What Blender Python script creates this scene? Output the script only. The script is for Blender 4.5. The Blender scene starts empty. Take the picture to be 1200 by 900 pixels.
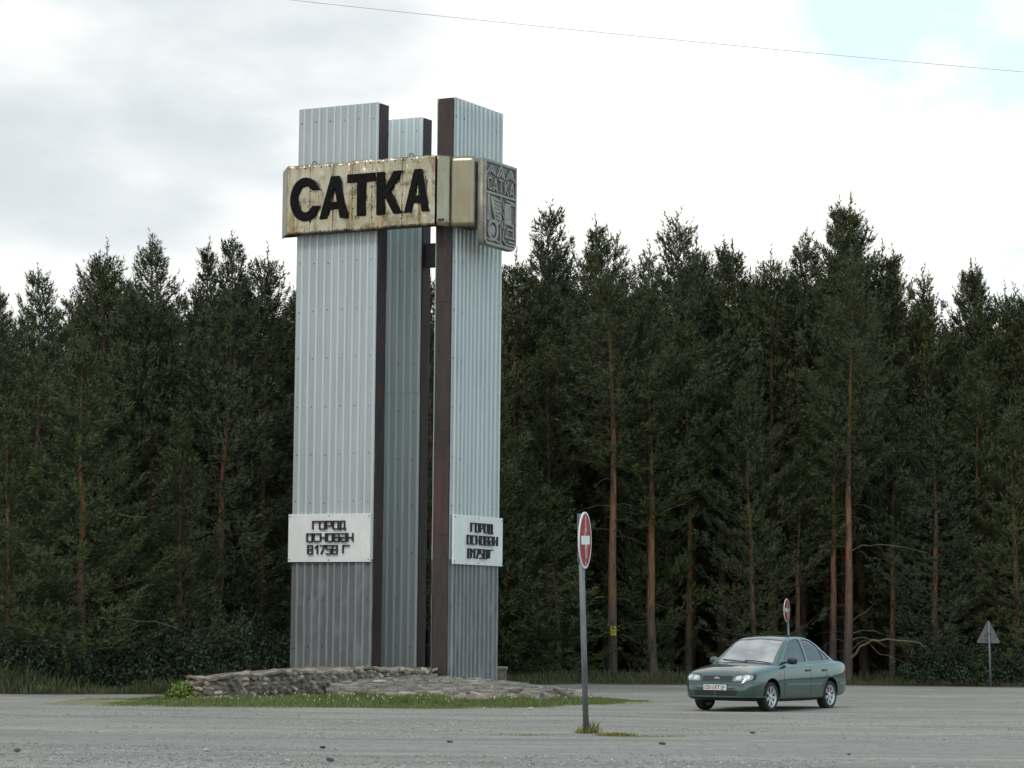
import bpy, bmesh, math, random
import numpy as np
from mathutils import Vector, Matrix, noise
PI = math.pi
C = bpy.context.scene.collection
scn = bpy.context.scene

# ------------------------------------------------------------------ camera
FP = 3200.0                       # focal length in photograph pixels (1200 wide)
EYE = 1.6
cam_d = bpy.data.cameras.new('camera'); cam = bpy.data.objects.new('camera', cam_d); C.objects.link(cam)
cam_d.sensor_width = 36; cam_d.lens = 36 * FP / 1200; cam_d.clip_start = .5; cam_d.clip_end = 3000
CM = Matrix.Translation((0, 0, EYE)) @ Matrix.Rotation(PI/2 + math.atan((735.5-450)/FP), 4, 'X') @ Matrix.Rotation(.010, 4, 'Z')
cam.matrix_world = CM
scn.camera = cam
def at(px, py, Y):                # the point at depth Y that shows at a pixel of the photograph
    d = CM.to_3x3() @ Vector(((px-600)/FP, -(py-450)/FP, -1))
    return Vector((0, 0, EYE)) + d * (Y / d.y)

# ------------------------------------------------------------------ sky, sun, exposure
SUN_EL, SUN_AZ = math.radians(48), math.radians(215)      # azimuth clockwise from +Y: behind the camera, to the left
w = bpy.data.worlds.new('World'); scn.world = w; w.use_nodes = True
nt = w.node_tree; nt.nodes.clear()
def N(t, nt_, **k):
    n = nt_.nodes.new(t)
    for a, b in k.items(): setattr(n, a, b)
    return n
out = N('ShaderNodeOutputWorld', nt); bg = N('ShaderNodeBackground', nt); bg.inputs['Strength'].default_value = .1
sky = N('ShaderNodeTexSky', nt, sky_type='NISHITA'); sky.sun_disc = False
sky.sun_elevation = SUN_EL; sky.sun_rotation = SUN_AZ; sky.air_density = 1.2; sky.dust_density = 2
tc = N('ShaderNodeTexCoord', nt)
mp = N('ShaderNodeMapping', nt); mp.inputs['Scale'].default_value = (1, 1, 2.2); mp.inputs['Location'].default_value = (.32, .1, .05)
nt.links.new(tc.outputs['Generated'], mp.inputs['Vector'])
n1 = N('ShaderNodeTexNoise', nt); n1.inputs['Scale'].default_value = 6.0; n1.inputs['Detail'].default_value = 7; n1.inputs['Roughness'].default_value = .5
nt.links.new(mp.outputs[0], n1.inputs['Vector'])
sx = N('ShaderNodeSeparateXYZ', nt); nt.links.new(tc.outputs['Generated'], sx.inputs[0])
def M2(op, a, b=None, c=None, nt_=nt):
    m = N('ShaderNodeMath', nt_, operation=op)
    for i, v in enumerate((a, b, c)):
        if v is None: continue
        if isinstance(v, (int, float)): m.inputs[i].default_value = v
        else: nt_.links.new(v, m.inputs[i])
    return m.outputs[0]
# the cloud deck is heavier and greyer to the left (-X) and high up, thin and blue showing to the right
bias = M2('MULTIPLY', M2('ADD', sx.outputs['X'], -.02), -1.15)
g = M2('ADD', n1.outputs[0], M2('MAXIMUM', M2('MINIMUM', bias, .30), -.30))
g = M2('ADD', g, M2('MINIMUM', M2('MAXIMUM', M2('MULTIPLY', M2('ADD', sx.outputs['Z'], -.165), 4.0), -.16), .06))
rg = N('ShaderNodeValToRGB', nt); e = rg.color_ramp.elements
e[0].position = .50; e[0].color = (1, 1, 1, 1); e[1].position = .80; e[1].color = (0, 0, 0, 1)
rg.color_ramp.interpolation = 'EASE'
nt.links.new(g, rg.inputs[0])
mc = N('ShaderNodeMix', nt, data_type='RGBA')
mc.inputs['A'].default_value = (7.0, 7.8, 8.2, 1); mc.inputs['B'].default_value = (12.0, 11.8, 11.4, 1)
nt.links.new(rg.outputs[0], mc.inputs['Factor'])
# gaps in the cloud: pale blue sky to the right
n2 = N('ShaderNodeTexNoise', nt); n2.inputs['Scale'].default_value = 9; n2.inputs['Detail'].default_value = 5
mp2 = N('ShaderNodeMapping', nt); mp2.inputs['Location'].default_value = (2.3, 1.1, .7); mp2.inputs['Scale'].default_value = (1, 1, 2)
nt.links.new(tc.outputs['Generated'], mp2.inputs['Vector']); nt.links.new(mp2.outputs[0], n2.inputs['Vector'])
gap = M2('ADD', n2.outputs[0], M2('MINIMUM', M2('ADD', M2('MULTIPLY', M2('ADD', sx.outputs['X'], -.115), 2.2), M2('MINIMUM', M2('MULTIPLY', M2('ADD', sx.outputs['Z'], -.185), 2.2), .06)), .16))
rp = N('ShaderNodeValToRGB', nt); e = rp.color_ramp.elements
e[0].position = .50; e[0].color = (0, 0, 0, 1); e[1].position = .60; e[1].color = (.9, .9, .9, 1)
nt.links.new(gap, rp.inputs[0])
sk2 = N('ShaderNodeMix', nt, data_type='RGBA', blend_type='ADD'); sk2.inputs['Factor'].default_value = 1
nt.links.new(sky.outputs[0], sk2.inputs['A']); sk2.inputs['B'].default_value = (5.0, 7.0, 7.3, 1)
mx = N('ShaderNodeMix', nt, data_type='RGBA')
nt.links.new(rp.outputs[0], mx.inputs['Factor']); nt.links.new(mc.outputs['Result'], mx.inputs['A']); nt.links.new(sk2.outputs['Result'], mx.inputs['B'])
nt.links.new(mx.outputs['Result'], bg.inputs['Color']); nt.links.new(bg.outputs[0], out.inputs[0])
sl = bpy.data.lights.new('sun', 'SUN'); sl.energy = 1.2; sl.angle = math.radians(12); sl.color = (1, .95, .88)
so = bpy.data.objects.new('sun', sl); C.objects.link(so); so.location = (0, 0, 60)
sd = Vector((math.sin(SUN_AZ)*math.cos(SUN_EL), math.cos(SUN_AZ)*math.cos(SUN_EL), math.sin(SUN_EL)))
so.rotation_euler = sd.to_track_quat('Z', 'Y').to_euler()
scn.view_settings.view_transform = 'Standard'; scn.view_settings.look = 'None'
scn.view_settings.exposure = 0; scn.view_settings.gamma = 1
scn.cycles.max_bounces = 6

# ------------------------------------------------------------------ helpers
def link(o, parent=None):
    C.objects.link(o)
    if parent: o.parent = parent
    return o
def mesh_np(name, V, F, mat=None, smooth=False):
    """V (n,3), F (m,k) all faces with k corners"""
    V = np.asarray(V, np.float32); F = np.asarray(F, np.int32)
    me = bpy.data.meshes.new(name); me.vertices.add(len(V)); me.vertices.foreach_set('co', V.ravel())
    k = F.shape[1]; me.loops.add(F.size); me.loops.foreach_set('vertex_index', F.ravel())
    me.polygons.add(len(F)); me.polygons.foreach_set('loop_start', np.arange(0, F.size, k, dtype=np.int32))
    me.polygons.foreach_set('use_smooth', np.full(len(F), bool(smooth)))
    me.update(calc_edges=True)
    if mat: me.materials.append(mat)
    return me
def obj(name, bm, mat, parent=None, smooth=False):
    if isinstance(bm, bmesh.types.BMesh):
        me = bpy.data.meshes.new(name)
        bmesh.ops.recalc_face_normals(bm, faces=bm.faces)
        bm.to_mesh(me); bm.free()
        if mat: me.materials.append(mat)
        if smooth:
            for p in me.polygons: p.use_smooth = True
    else: me = bm
    return link(bpy.data.objects.new(name, me), parent)
def tag(o, label, cat, group=None):
    o['label'] = label; o['category'] = cat
    if group: o['group'] = group
    return o
def thing(name, label, cat, loc=(0, 0, 0), rz=0, group=None):
    o = bpy.data.objects.new(name, None); C.objects.link(o); o.location = loc; o.rotation_euler = (0, 0, rz)
    return tag(o, label, cat, group)
def struct(o): o['kind'] = 'structure'; return o
def stuff(o): o['kind'] = 'stuff'; return o
def copy_tree(o, parent=None):
    c = o.copy(); C.objects.link(c); c.parent = parent
    for ch in list(o.children): copy_tree(ch, c)
    return c
def box(bm, x0, x1, y0, y1, z0, z1, bev=0):
    vs = [bm.verts.new(p) for p in ((x0,y0,z0),(x1,y0,z0),(x1,y1,z0),(x0,y1,z0),(x0,y0,z1),(x1,y0,z1),(x1,y1,z1),(x0,y1,z1))]
    fs = [bm.faces.new([vs[i] for i in f]) for f in ((0,3,2,1),(4,5,6,7),(0,1,5,4),(1,2,6,5),(2,3,7,6),(3,0,4,7))]
    if bev: bmesh.ops.bevel(bm, geom=list({e for f in fs for e in f.edges}), offset=bev, segments=1, affect='EDGES')
    return bm
def boxm(*a, **k): return box(bmesh.new(), *a, **k)
def tube(bm, pts, rads, n=8, caps=True):
    rings = []; pts = [Vector(p) for p in pts]
    if not hasattr(rads, '__len__'): rads = [rads]*len(pts)
    for i, p in enumerate(pts):
        t = (pts[min(i+1, len(pts)-1)] - pts[max(i-1, 0)]).normalized()
        a = t.cross(Vector((0, 0, 1))) if abs(t.z) < .9 else t.cross(Vector((1, 0, 0)))
        a.normalize(); b = t.cross(a)
        rings.append([bm.verts.new(p + (a*math.cos(2*PI*j/n) + b*math.sin(2*PI*j/n))*rads[i]) for j in range(n)])
    for r0, r1 in zip(rings, rings[1:]):
        for j in range(n): bm.faces.new((r0[j], r0[(j+1) % n], r1[(j+1) % n], r1[j]))
    if caps:
        bm.faces.new(rings[0]); bm.faces.new(rings[-1])
    return bm
def fill2d(outer, holes=(), depth=0.0, bevel=0.0):
    """2-D outline with holes -> bmesh in the XY plane, extruded by depth towards +-Z (centred)"""
    cu = bpy.data.curves.new('c', 'CURVE'); cu.dimensions = '2D'; cu.fill_mode = 'BOTH'
    cu.extrude = depth/2; cu.bevel_depth = bevel
    for ring in (outer, *holes):
        s = cu.splines.new('POLY'); s.points.add(len(ring)-1)
        for p, q in zip(s.points, ring): p.co = (q[0], q[1], 0, 1)
        s.use_cyclic_u = True
    o = bpy.data.objects.new('c', cu); C.objects.link(o)
    dg = bpy.context.evaluated_depsgraph_get(); dg.update()
    me = bpy.data.meshes.new_from_object(o.evaluated_get(dg))
    bm = bmesh.new(); bm.from_mesh(me); bmesh.ops.remove_doubles(bm, verts=bm.verts, dist=1e-5)
    bpy.data.objects.remove(o); bpy.data.curves.remove(cu); bpy.data.meshes.remove(me)
    return bm
def xf(bm, M):
    bmesh.ops.transform(bm, matrix=M, verts=bm.verts); return bm
def inpoly(x, y, poly):
    c = False; n = len(poly)
    for i in range(n):
        x0, y0 = poly[i]; x1, y1 = poly[(i+1) % n]
        if (y0 > y) != (y1 > y) and x < (x1-x0)*(y-y0)/(y1-y0)+x0: c = not c
    return c

# ------------------------------------------------------------------ materials
def mat(name, col=(.5,.5,.5), rough=.7, metal=0.0, **k):
    m = bpy.data.materials.new(name); m.use_nodes = True
    b = m.node_tree.nodes['Principled BSDF']; b.inputs['Base Color'].default_value = (*col, 1)
    b.inputs['Roughness'].default_value = rough; b.inputs['Metallic'].default_value = metal
    for a, v in k.items(): b.inputs[a.replace('_', ' ')].default_value = v
    return m
class G:
    """small node-graph builder on a material"""
    def __init__(s, m): s.m = m; s.nt = m.node_tree; s.b = s.nt.nodes['Principled BSDF']; s.tc = N('ShaderNodeTexCoord', s.nt)
    def lk(s, a, b): s.nt.links.new(a, b)
    def vec(s, scale=(1,1,1), coord='Object', loc=(0,0,0)):
        mp = N('ShaderNodeMapping', s.nt); mp.inputs['Scale'].default_value = scale; mp.inputs['Location'].default_value = loc
        s.lk(s.tc.outputs[coord], mp.inputs[0]); return mp.outputs[0]
    def noise(s, scale, vec=None, detail=4, rough=.55):
        n = N('ShaderNodeTexNoise', s.nt); n.inputs['Scale'].default_value = scale; n.inputs['Detail'].default_value = detail; n.inputs['Roughness'].default_value = rough
        s.lk(vec if vec is not None else s.tc.outputs['Object'], n.inputs['Vector']); return n.outputs[0]
    def voro(s, scale, vec=None, out='Distance', feature='F1'):
        n = N('ShaderNodeTexVoronoi', s.nt, feature=feature); n.inputs['Scale'].default_value = scale
        s.lk(vec if vec is not None else s.tc.outputs['Object'], n.inputs['Vector']); return n.outputs[out]
    def ramp(s, x, stops):
        r = N('ShaderNodeValToRGB', s.nt); e = r.color_ramp.elements
        while len(e) < len(stops): e.new(.5)
        for el, (p, c) in zip(e, stops):
            el.position = p; el.color = (*c, 1) if hasattr(c, '__len__') else (c, c, c, 1)
        s.lk(x, r.inputs[0]); return r.outputs[0]
    def mix(s, f, a, b, mode='MIX'):
        n = N('ShaderNodeMix', s.nt, data_type='RGBA', blend_type=mode)
        for nm, v in (('Factor', f), ('A', a), ('B', b)):
            if isinstance(v, (int, float)): n.inputs[nm].default_value = v
            elif isinstance(v, tuple): n.inputs[nm].default_value = (*v, 1)
            else: s.lk(v, n.inputs[nm])
        return n.outputs['Result']
    def math(s, op, a, b=None, c=None): return M2(op, a, b, c, s.nt)
    def xyz(s, coord='Object'):
        n = N('ShaderNodeSeparateXYZ', s.nt); s.lk(s.tc.outputs[coord], n.inputs[0]); return n.outputs
    def rand(s):
        return N('ShaderNodeObjectInfo', s.nt).outputs['Random']
    def bump(s, h, strength=.3, dist=.02):
        n = N('ShaderNodeBump', s.nt); n.inputs['Strength'].default_value = strength; n.inputs['Distance'].default_value = dist
        s.lk(h, n.inputs['Height']); s.lk(n.outputs[0], s.b.inputs['Normal'])
    def col(s, c): s.lk(c, s.b.inputs['Base Color'])
    def rough(s, c): s.lk(c, s.b.inputs['Roughness'])

def galv(name, base, dark, metal, amount):
    m = mat(name, base, .5, metal); g = G(m)
    streak = g.noise(1, g.vec((9, 9, .35)), 5, .6)
    blot = g.noise(1.1, None, 5, .6)
    c = g.mix(g.ramp(streak, [(.38, 0), (.68, 1)]), base, tuple(x*.80 for x in base))
    c = g.mix(g.ramp(g.math('MULTIPLY', streak, blot), [(.36-amount, 0), (.48-amount*.5, .9)]), c, dark)
    c = g.mix(g.ramp(g.noise(14, g.vec((1, 1, .25)), 3), [(.60, 0), (.75, .45)]), c, tuple(x*1.25 for x in base))
    c = g.mix(g.math('MULTIPLY', g.rand(), .16), c, tuple(x*.72 for x in base))
    rib = g.ramp(g.math('MULTIPLY', g.xyz()['Y'], -30), [(.15, 0), (.80, 1)])      # rib crests painted paler for the light they catch, flats slightly darker
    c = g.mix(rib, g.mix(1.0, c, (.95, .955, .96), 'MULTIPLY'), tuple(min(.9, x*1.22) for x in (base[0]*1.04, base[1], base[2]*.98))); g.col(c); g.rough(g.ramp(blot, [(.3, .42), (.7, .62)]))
    g.bump(g.noise(3, g.vec((1, 1, .5)), 3), .25, .03)
    return m
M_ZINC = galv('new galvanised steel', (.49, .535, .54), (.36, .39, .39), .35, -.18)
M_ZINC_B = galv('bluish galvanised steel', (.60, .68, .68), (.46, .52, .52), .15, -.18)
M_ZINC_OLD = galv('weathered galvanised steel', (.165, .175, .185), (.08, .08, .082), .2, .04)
g_ = G(M_ZINC_OLD); bc = M_ZINC_OLD.node_tree.nodes['Principled BSDF'].inputs['Base Color'].links[0].from_socket
s1 = g_.noise(1, g_.vec((16, 16, .8)), 6, .7); s2 = g_.noise(1, g_.vec((5, 5, 1.1), loc=(3, 2, 0)), 5, .65)
c_ = g_.mix(g_.ramp(s1, [(.40, .55), (.54, 0)]), bc, (.125, .125, .13)); c_ = g_.mix(g_.ramp(s1, [(.58, 0), (.74, .45)]), c_, (.28, .285, .285)); c_ = g_.mix(g_.ramp(g_.math('MULTIPLY', g_.xyz()['Y'], -30), [(.3, 0), (.9, .65)]), c_, (.30, .31, .31))  # the pale crest colour again puts caught light into the sheet
c_ = g_.mix(g_.ramp(s2, [(.58, 0), (.74, .45)]), c_, (.14, .13, .12)); g_.col(c_)
def rusty():
    m = mat('brown rusty steel', (.07, .04, .035), .75, .1); g = G(m)
    a = g.noise(1, g.vec((4, 4, .8)), 6, .65); b = g.noise(6, None, 5)
    c = g.mix(g.ramp(a, [(.38, 0), (.62, 1)]), (.040, .030, .031), (.072, .045, .040))
    c = g.mix(g.ramp(b, [(.60, 0), (.74, .5)]), c, (.10, .042, .035))
    zf = g.ramp(g.noise(1, g.vec((.4, .4, .22), loc=(3, 1, .2)), 2), [(.56, 0), (.68, .8)])
    c = g.mix(g.math('MULTIPLY', zf, .6), c, (.12, .035, .03)); g.col(c); g.bump(b, .3, .01); return m
M_RUST = rusty()
def gold():
    m = mat('stained gold coloured sheet metal', (.5, .42, .26), .34, .95); g = G(m)
    a = g.noise(1.5, g.vec((1.6, 1, .8)), 3, .5); s = g.noise(1, g.vec((7.5, 7.5, .40)), 5, .7); b = g.noise(2.6, g.vec((1.5, 1, .8)), 4, .5)
    c = g.mix(g.ramp(a, [(.36, 0), (.64, 1)]), (.43, .36, .215), (.60, .55, .42))
    c = g.mix(g.ramp(b, [(.50, 0), (.68, .75)]), c, (.25, .21, .14))
    c = g.mix(g.ramp(s, [(.56, 0), (.66, .9)]), c, (.30, .15, .055))
    c = g.mix(g.ramp(g.noise(26, None, 2), [(.66, 0), (.72, .7)]), c, (.10, .07, .05))
    g.col(c); g.rough(g.ramp(a, [(.3, .20), (.7, .38)]))
    g.bump(g.math('ADD', a, g.math('MULTIPLY', b, .22)), .8, .16); return m
M_GOLD = gold()
def goldp():
    m = mat('plain tarnished gold sheet', (.42, .37, .25), .33, .9); g = G(m)
    a = g.noise(1.2, g.vec((3, 3, .6)), 5); b = g.noise(9, None, 3)
    c = g.mix(g.ramp(a, [(.35, 0), (.65, 1)]), (.33, .285, .19), (.40, .36, .265))
    c = g.mix(g.ramp(b, [(.64, 0), (.72, .6)]), c, (.16, .10, .06)); g.col(c); g.bump(a, .3, .04); return m
M_GOLDP = goldp()
def simple(name, col, rough=.7, metal=0., var=.2, scale=6, bump=.2, dist=.01, stretch=(1,1,1)):
    m = mat(name, col, rough, metal); g = G(m); n = g.noise(scale, g.vec(stretch), 5, .6)
    g.col(g.mix(g.ramp(n, [(.35, 0), (.65, 1)]), tuple(x*(1-var) for x in col), tuple(min(1, x*(1+var)) for x in col)))
    g.bump(n, bump, dist); return m
M_BLACK = simple('black letter paint', (.008, .007, .008), .75, .0, .4, 9); M_BLACK.node_tree.nodes['Principled BSDF'].inputs['Specular IOR Level'].default_value = .12
M_WHITE = simple('white painted plaque', (.74, .74, .72), .55, 0, .05, 3)
g_ = G(M_WHITE); bc = M_WHITE.node_tree.nodes['Principled BSDF'].inputs['Base Color'].links[0].from_socket
g_.col(g_.mix(g_.ramp(g_.noise(1, g_.vec((7, 7, .7)), 5, .7), [(.55, 0), (.78, .4)]), bc, (.55, .53, .49)))
M_INK = simple('black raised lettering', (.02, .02, .028), .5)
M_RELIEF = simple('grey cast relief metal', (.29, .27, .235), .5, .35, .25, 8, .4, .02)
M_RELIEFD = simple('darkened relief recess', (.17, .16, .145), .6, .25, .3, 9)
M_RELIEFS = simple('tan relief casing', (.30, .27, .21), .5, .35, .2, 4)
M_DARKM = simple('dark steel pipe', (.05, .045, .05), .5, .3)
M_PIPE = simple('dull steel pipe', (.26, .25, .24), .4, .6)
M_POLE = simple('grey painted steel post', (.17, .18, .19), .55, .3, .3, 5, .2, .01, (1, 1, .3))
M_POLEL = simple('light grey steel post', (.17, .185, .20), .6, .3, .2, 5)
M_SIGNB = simple('grey sign back', (.13, .14, .145), .65, .2, .12, 7)
M_SIGNW = simple('white sign sheeting', (.72, .72, .72), .4, 0, .08, 9)
def redm():
    m = mat('faded red sign sheeting', (.42, .035, .04), .55); g = G(m)
    x = g.xyz()
    n = g.noise(5, g.vec((2.2, 1, 1)), 6, .7)
    near = g.math('SUBTRACT', 1, g.math('MULTIPLY', g.math('ABSOLUTE', g.math('ADD', x['X'], -.03)), 4.6))
    f = g.ramp(g.math('ADD', n, g.math('MULTIPLY', g.math('MAXIMUM', near, 0), .20)), [(.66, 0), (.70, 1)])  # pale patches, thickest in an upright band near the middle of the disc
    c = g.mix(g.ramp(g.noise(7, None, 3), [(.3, 0), (.7, 1)]), (.27, .018, .024), (.35, .03, .035))
    g.b.inputs['Specular IOR Level'].default_value = .15; g.col(g.mix(f, c, (.60, .44, .36))); return m
M_RED = redm()

# ------------------------------------------------------------------ the ground
def groundm():
    m = mat('grey gravel and worn asphalt', (.22, .215, .205), .92); g = G(m)
    v1 = g.vec((.05, .50, 1)); v2 = g.vec((.16, 1.6, 1), loc=(4, 2, 0))
    a = g.noise(1, v1, 5, .6); b = g.noise(1, v2, 4, .6)
    c = g.mix(g.ramp(a, [(.35, 0), (.65, 1)]), (.230, .210, .178), (.385, .355, .298))
    c = g.mix(g.ramp(b, [(.42, 0), (.68, .7)]), c, (.235, .226, .210))
    c = g.mix(g.ramp(g.noise(1, g.vec((.25, 3.2, 1), loc=(1, 7, 0)), 4), [(.56, 0), (.70, .5)]), c, (.36, .345, .31))
    st = g.voro(16, None, 'Color'); c = g.mix(.34, c, g.mix(1.0, g.ramp(st, [(0, (.12, .115, .105)), (.5, (.26, .25, .23)), (.95, (.44, .42, .39)), (1, (.62, .6, .57))]), c, 'MIX'))
    fine = g.noise(26, None, 4, .75)
    c = g.mix(g.ramp(fine, [(.34, .7), (.52, 0)]), c, (.095, .094, .094))
    c = g.mix(g.ramp(g.noise(17, g.vec((1, 1, 1), loc=(9, 3, 0)), 3, .7), [(.58, 0), (.70, .6)]), c, (.44, .43, .41))
    k1 = g.noise(1, g.vec((13, 2.6, 1)), 3, .75); k2 = g.noise(1, g.vec((.45, 1.1, 1), loc=(5, 5, 0)), 5, .65)
    c = g.mix(g.ramp(k1, [(.36, .5), (.48, 0)]), c, (.150, .140, .125)); c = g.mix(g.ramp(k1, [(.60, 0), (.72, .4)]), c, (.47, .45, .41))
    c = g.mix(g.ramp(k2, [(.40, .45), (.54, 0)]), c, (.17, .162, .150)); c = g.mix(g.ramp(k2, [(.58, 0), (.72, .45)]), c, (.43, .395, .33))
    g.col(c); g.bump(g.math('ADD', g.math('MULTIPLY', g.voro(16), -1), fine), .6, .03); return m
M_GROUND = groundm()
def ground_z(x, y):
    return .035*noise.noise(Vector((x*.10, y*.45, 3))) + .018*noise.noise(Vector((x*.35, y*1.3, 7)))
xs = np.concatenate([[-900, -300, -120, -60], np.linspace(-32, 32, 130), [60, 120, 300, 900]])
ys = np.concatenate([[-400, -60, 0, 15], np.arange(24, 92, .3), [110, 150, 260, 500, 1500]])
V = [(x, y, ground_z(x, y) if (abs(x) <= 32 and 24 <= y < 92) else 0) for y in ys for x in xs]
nx = len(xs); F = [(j*nx+i, j*nx+i+1, (j+1)*nx+i+1, (j+1)*nx+i) for j in range(len(ys)-1) for i in range(nx-1)]
struct(obj('ground', mesh_np('ground', V, F, M_GROUND, True), None))
rng = np.random.default_rng(5)
# smooth worn tarmac track crossing the lower right of the lot
def trackm():
    m = mat('worn tarmac track', (.2, .2, .2), .9); g = G(m)
    a = g.noise(1, g.vec((.12, 1.6, 1)), 5, .6); f = g.noise(30, None, 4, .7)
    c = g.mix(g.ramp(a, [(.35, 0), (.65, 1)]), (.215, .205, .188), (.290, .275, .248))
    c = g.mix(g.ramp(f, [(.36, .6), (.50, 0)]), c, (.12, .12, .12)); c = g.mix(g.ramp(g.noise(1, g.vec((6, 1.3, 1)), 3, .7), [(.38, .5), (.52, 0)]), c, (.16, .155, .147)); g.col(c); g.bump(f, .35, .015); return m
V = []; nX = 120
for i in range(nX):
    X = -6 + 26*i/(nX-1)
    y0 = 34.9 - .04*X + .5*noise.noise(Vector((X*.4, 0, 0))) + max(0, (1-(X+6)/9))*1.6
    y1 = 39.3 + .03*X + .4*noise.noise(Vector((X*.4, 9, 0))) - max(0, (1-(X+6)/9))*1.6
    for k in range(17):
        y = y0 + (y1-y0)*k/16
        ed = min(1, min(k, 16-k)/1.0)
        V.append((X, y, ground_z(X, y) + (.008 if 0 < k < 16 else -.03)))
F = [(i*17+k, (i+1)*17+k, (i+1)*17+k+1, i*17+k+1) for i in range(nX-1) for k in range(16)]
struct(obj('road', mesh_np('road', V, F, trackm(), True), None))

def pebble_mesh(n, area, smin, smax, power=2.2, dens=None):
    """many little irregular stones joined in one mesh"""
    base = np.array([(1,0,0),(0,1,0),(-1,0,0),(0,-1,0),(.1,.1,.8),(0,0,-.3)], float)
    tri = np.array([(0,1,4),(1,2,4),(2,3,4),(3,0,4),(1,0,5),(2,1,5),(3,2,5),(0,3,5)])
    pts = area(n); n = len(pts)
    s = smin + (smax-smin)*rng.random(n)**power
    a = rng.random(n)*2*PI; B = base[None]*(1+.5*(rng.random((n, 6, 3))-.5))
    B = B*np.stack([s, s*(.6+.5*rng.random(n)), s*(.45+.4*rng.random(n))], 1)[:, None, :]
    X = B[..., 0]*np.cos(a)[:, None]-B[..., 1]*np.sin(a)[:, None]; Y = B[..., 0]*np.sin(a)[:, None]+B[..., 1]*np.cos(a)[:, None]
    P = np.stack([X, Y, B[..., 2]], -1)+pts[:, None, :]
    return P.reshape(-1, 3), (tri[None]+np.arange(n)[:, None, None]*6).reshape(-1, 3)
def area_lot(n):
    y = 29+23*rng.random(n)**1.5; x = (rng.random(n)*2-1)*y*.205
    keep = np.array([noise.noise(Vector((X*.25, Y*.8, 1)))+.6*(Y < 37)*(X < 4)-.9*((34.6 < Y < 39.5) and X > -2) > -.12+.5*rng.random() for X, Y in zip(x, y)])
    x, y = x[keep], y[keep]
    return np.stack([x, y, [ground_z(a, b)+.004 for a, b in zip(x, y)]], 1)
def pebm():
    m = mat('loose grey gravel stones', (.25, .25, .24), .9); g = G(m); n = g.voro(9, None, 'Color')
    g.col(g.ramp(n, [(0, .11), (.35, .20), (.7, .32), (1, .55)])); return m
M_PEB = pebm()
V, F = pebble_mesh(45000, area_lot, .005, .026, 2.6)
stuff(obj('gravel', mesh_np('gravel', V, F, M_PEB), None))

# ------------------------------------------------------------------ monument frame: local x runs along the sign, y away from the camera
ANG = .485
MON = thing('town_monument', 'tall town entrance monument of corrugated metal pillars with gold sign on stone base', 'monument', (-3.285, 65.635, 0), -ANG)
HT = 14.28
def corr_mesh(wd, z0, z1, pitch=.205, h=.036, seed=0, dent=.0):
    """corrugated sheet in the XZ plane facing -Y, lower left corner at 0"""
    rnd = random.Random(seed); n = max(1, round(wd/pitch)); p = wd/n
    prof = []
    for i in range(n):
        x = i*p; prof += [(x, 0), (x+p*.60, 0), (x+p*.72, -h), (x+p*.86, -h), (x+p*.98, 0)]
    prof.append((wd, 0))
    zs = np.arange(z0, z1, .5 if dent == 0 else .22).tolist(); 
    if z1-zs[-1] < .1: zs.pop()
    zs.append(z1)
    V = []; 
    for z in zs:
        for x, y in prof:
            d = .006*noise.noise(Vector((x*1.5+seed, 1, z*.8))) - dent*abs(noise.noise(Vector((x*3+seed*3, 5, z*1.7))))
            V.append((x + dent*.4*noise.noise(Vector((x*2, z*2, seed))), y+d, z))
    k = len(prof); F = [(j*k+i, j*k+i+1, (j+1)*k+i+1, (j+1)*k+i) for j in range(len(zs)-1) for i in range(k-1)]
    me = mesh_np('corrugated_sheet', V, F)
    return me
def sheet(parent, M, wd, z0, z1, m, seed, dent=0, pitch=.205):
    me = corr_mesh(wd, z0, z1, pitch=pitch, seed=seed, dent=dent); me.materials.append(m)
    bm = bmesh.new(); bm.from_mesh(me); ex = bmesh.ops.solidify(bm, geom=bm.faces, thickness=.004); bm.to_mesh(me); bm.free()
    o = obj('corrugated_sheet', me, None, parent); o.matrix_local = M; return o
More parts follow.
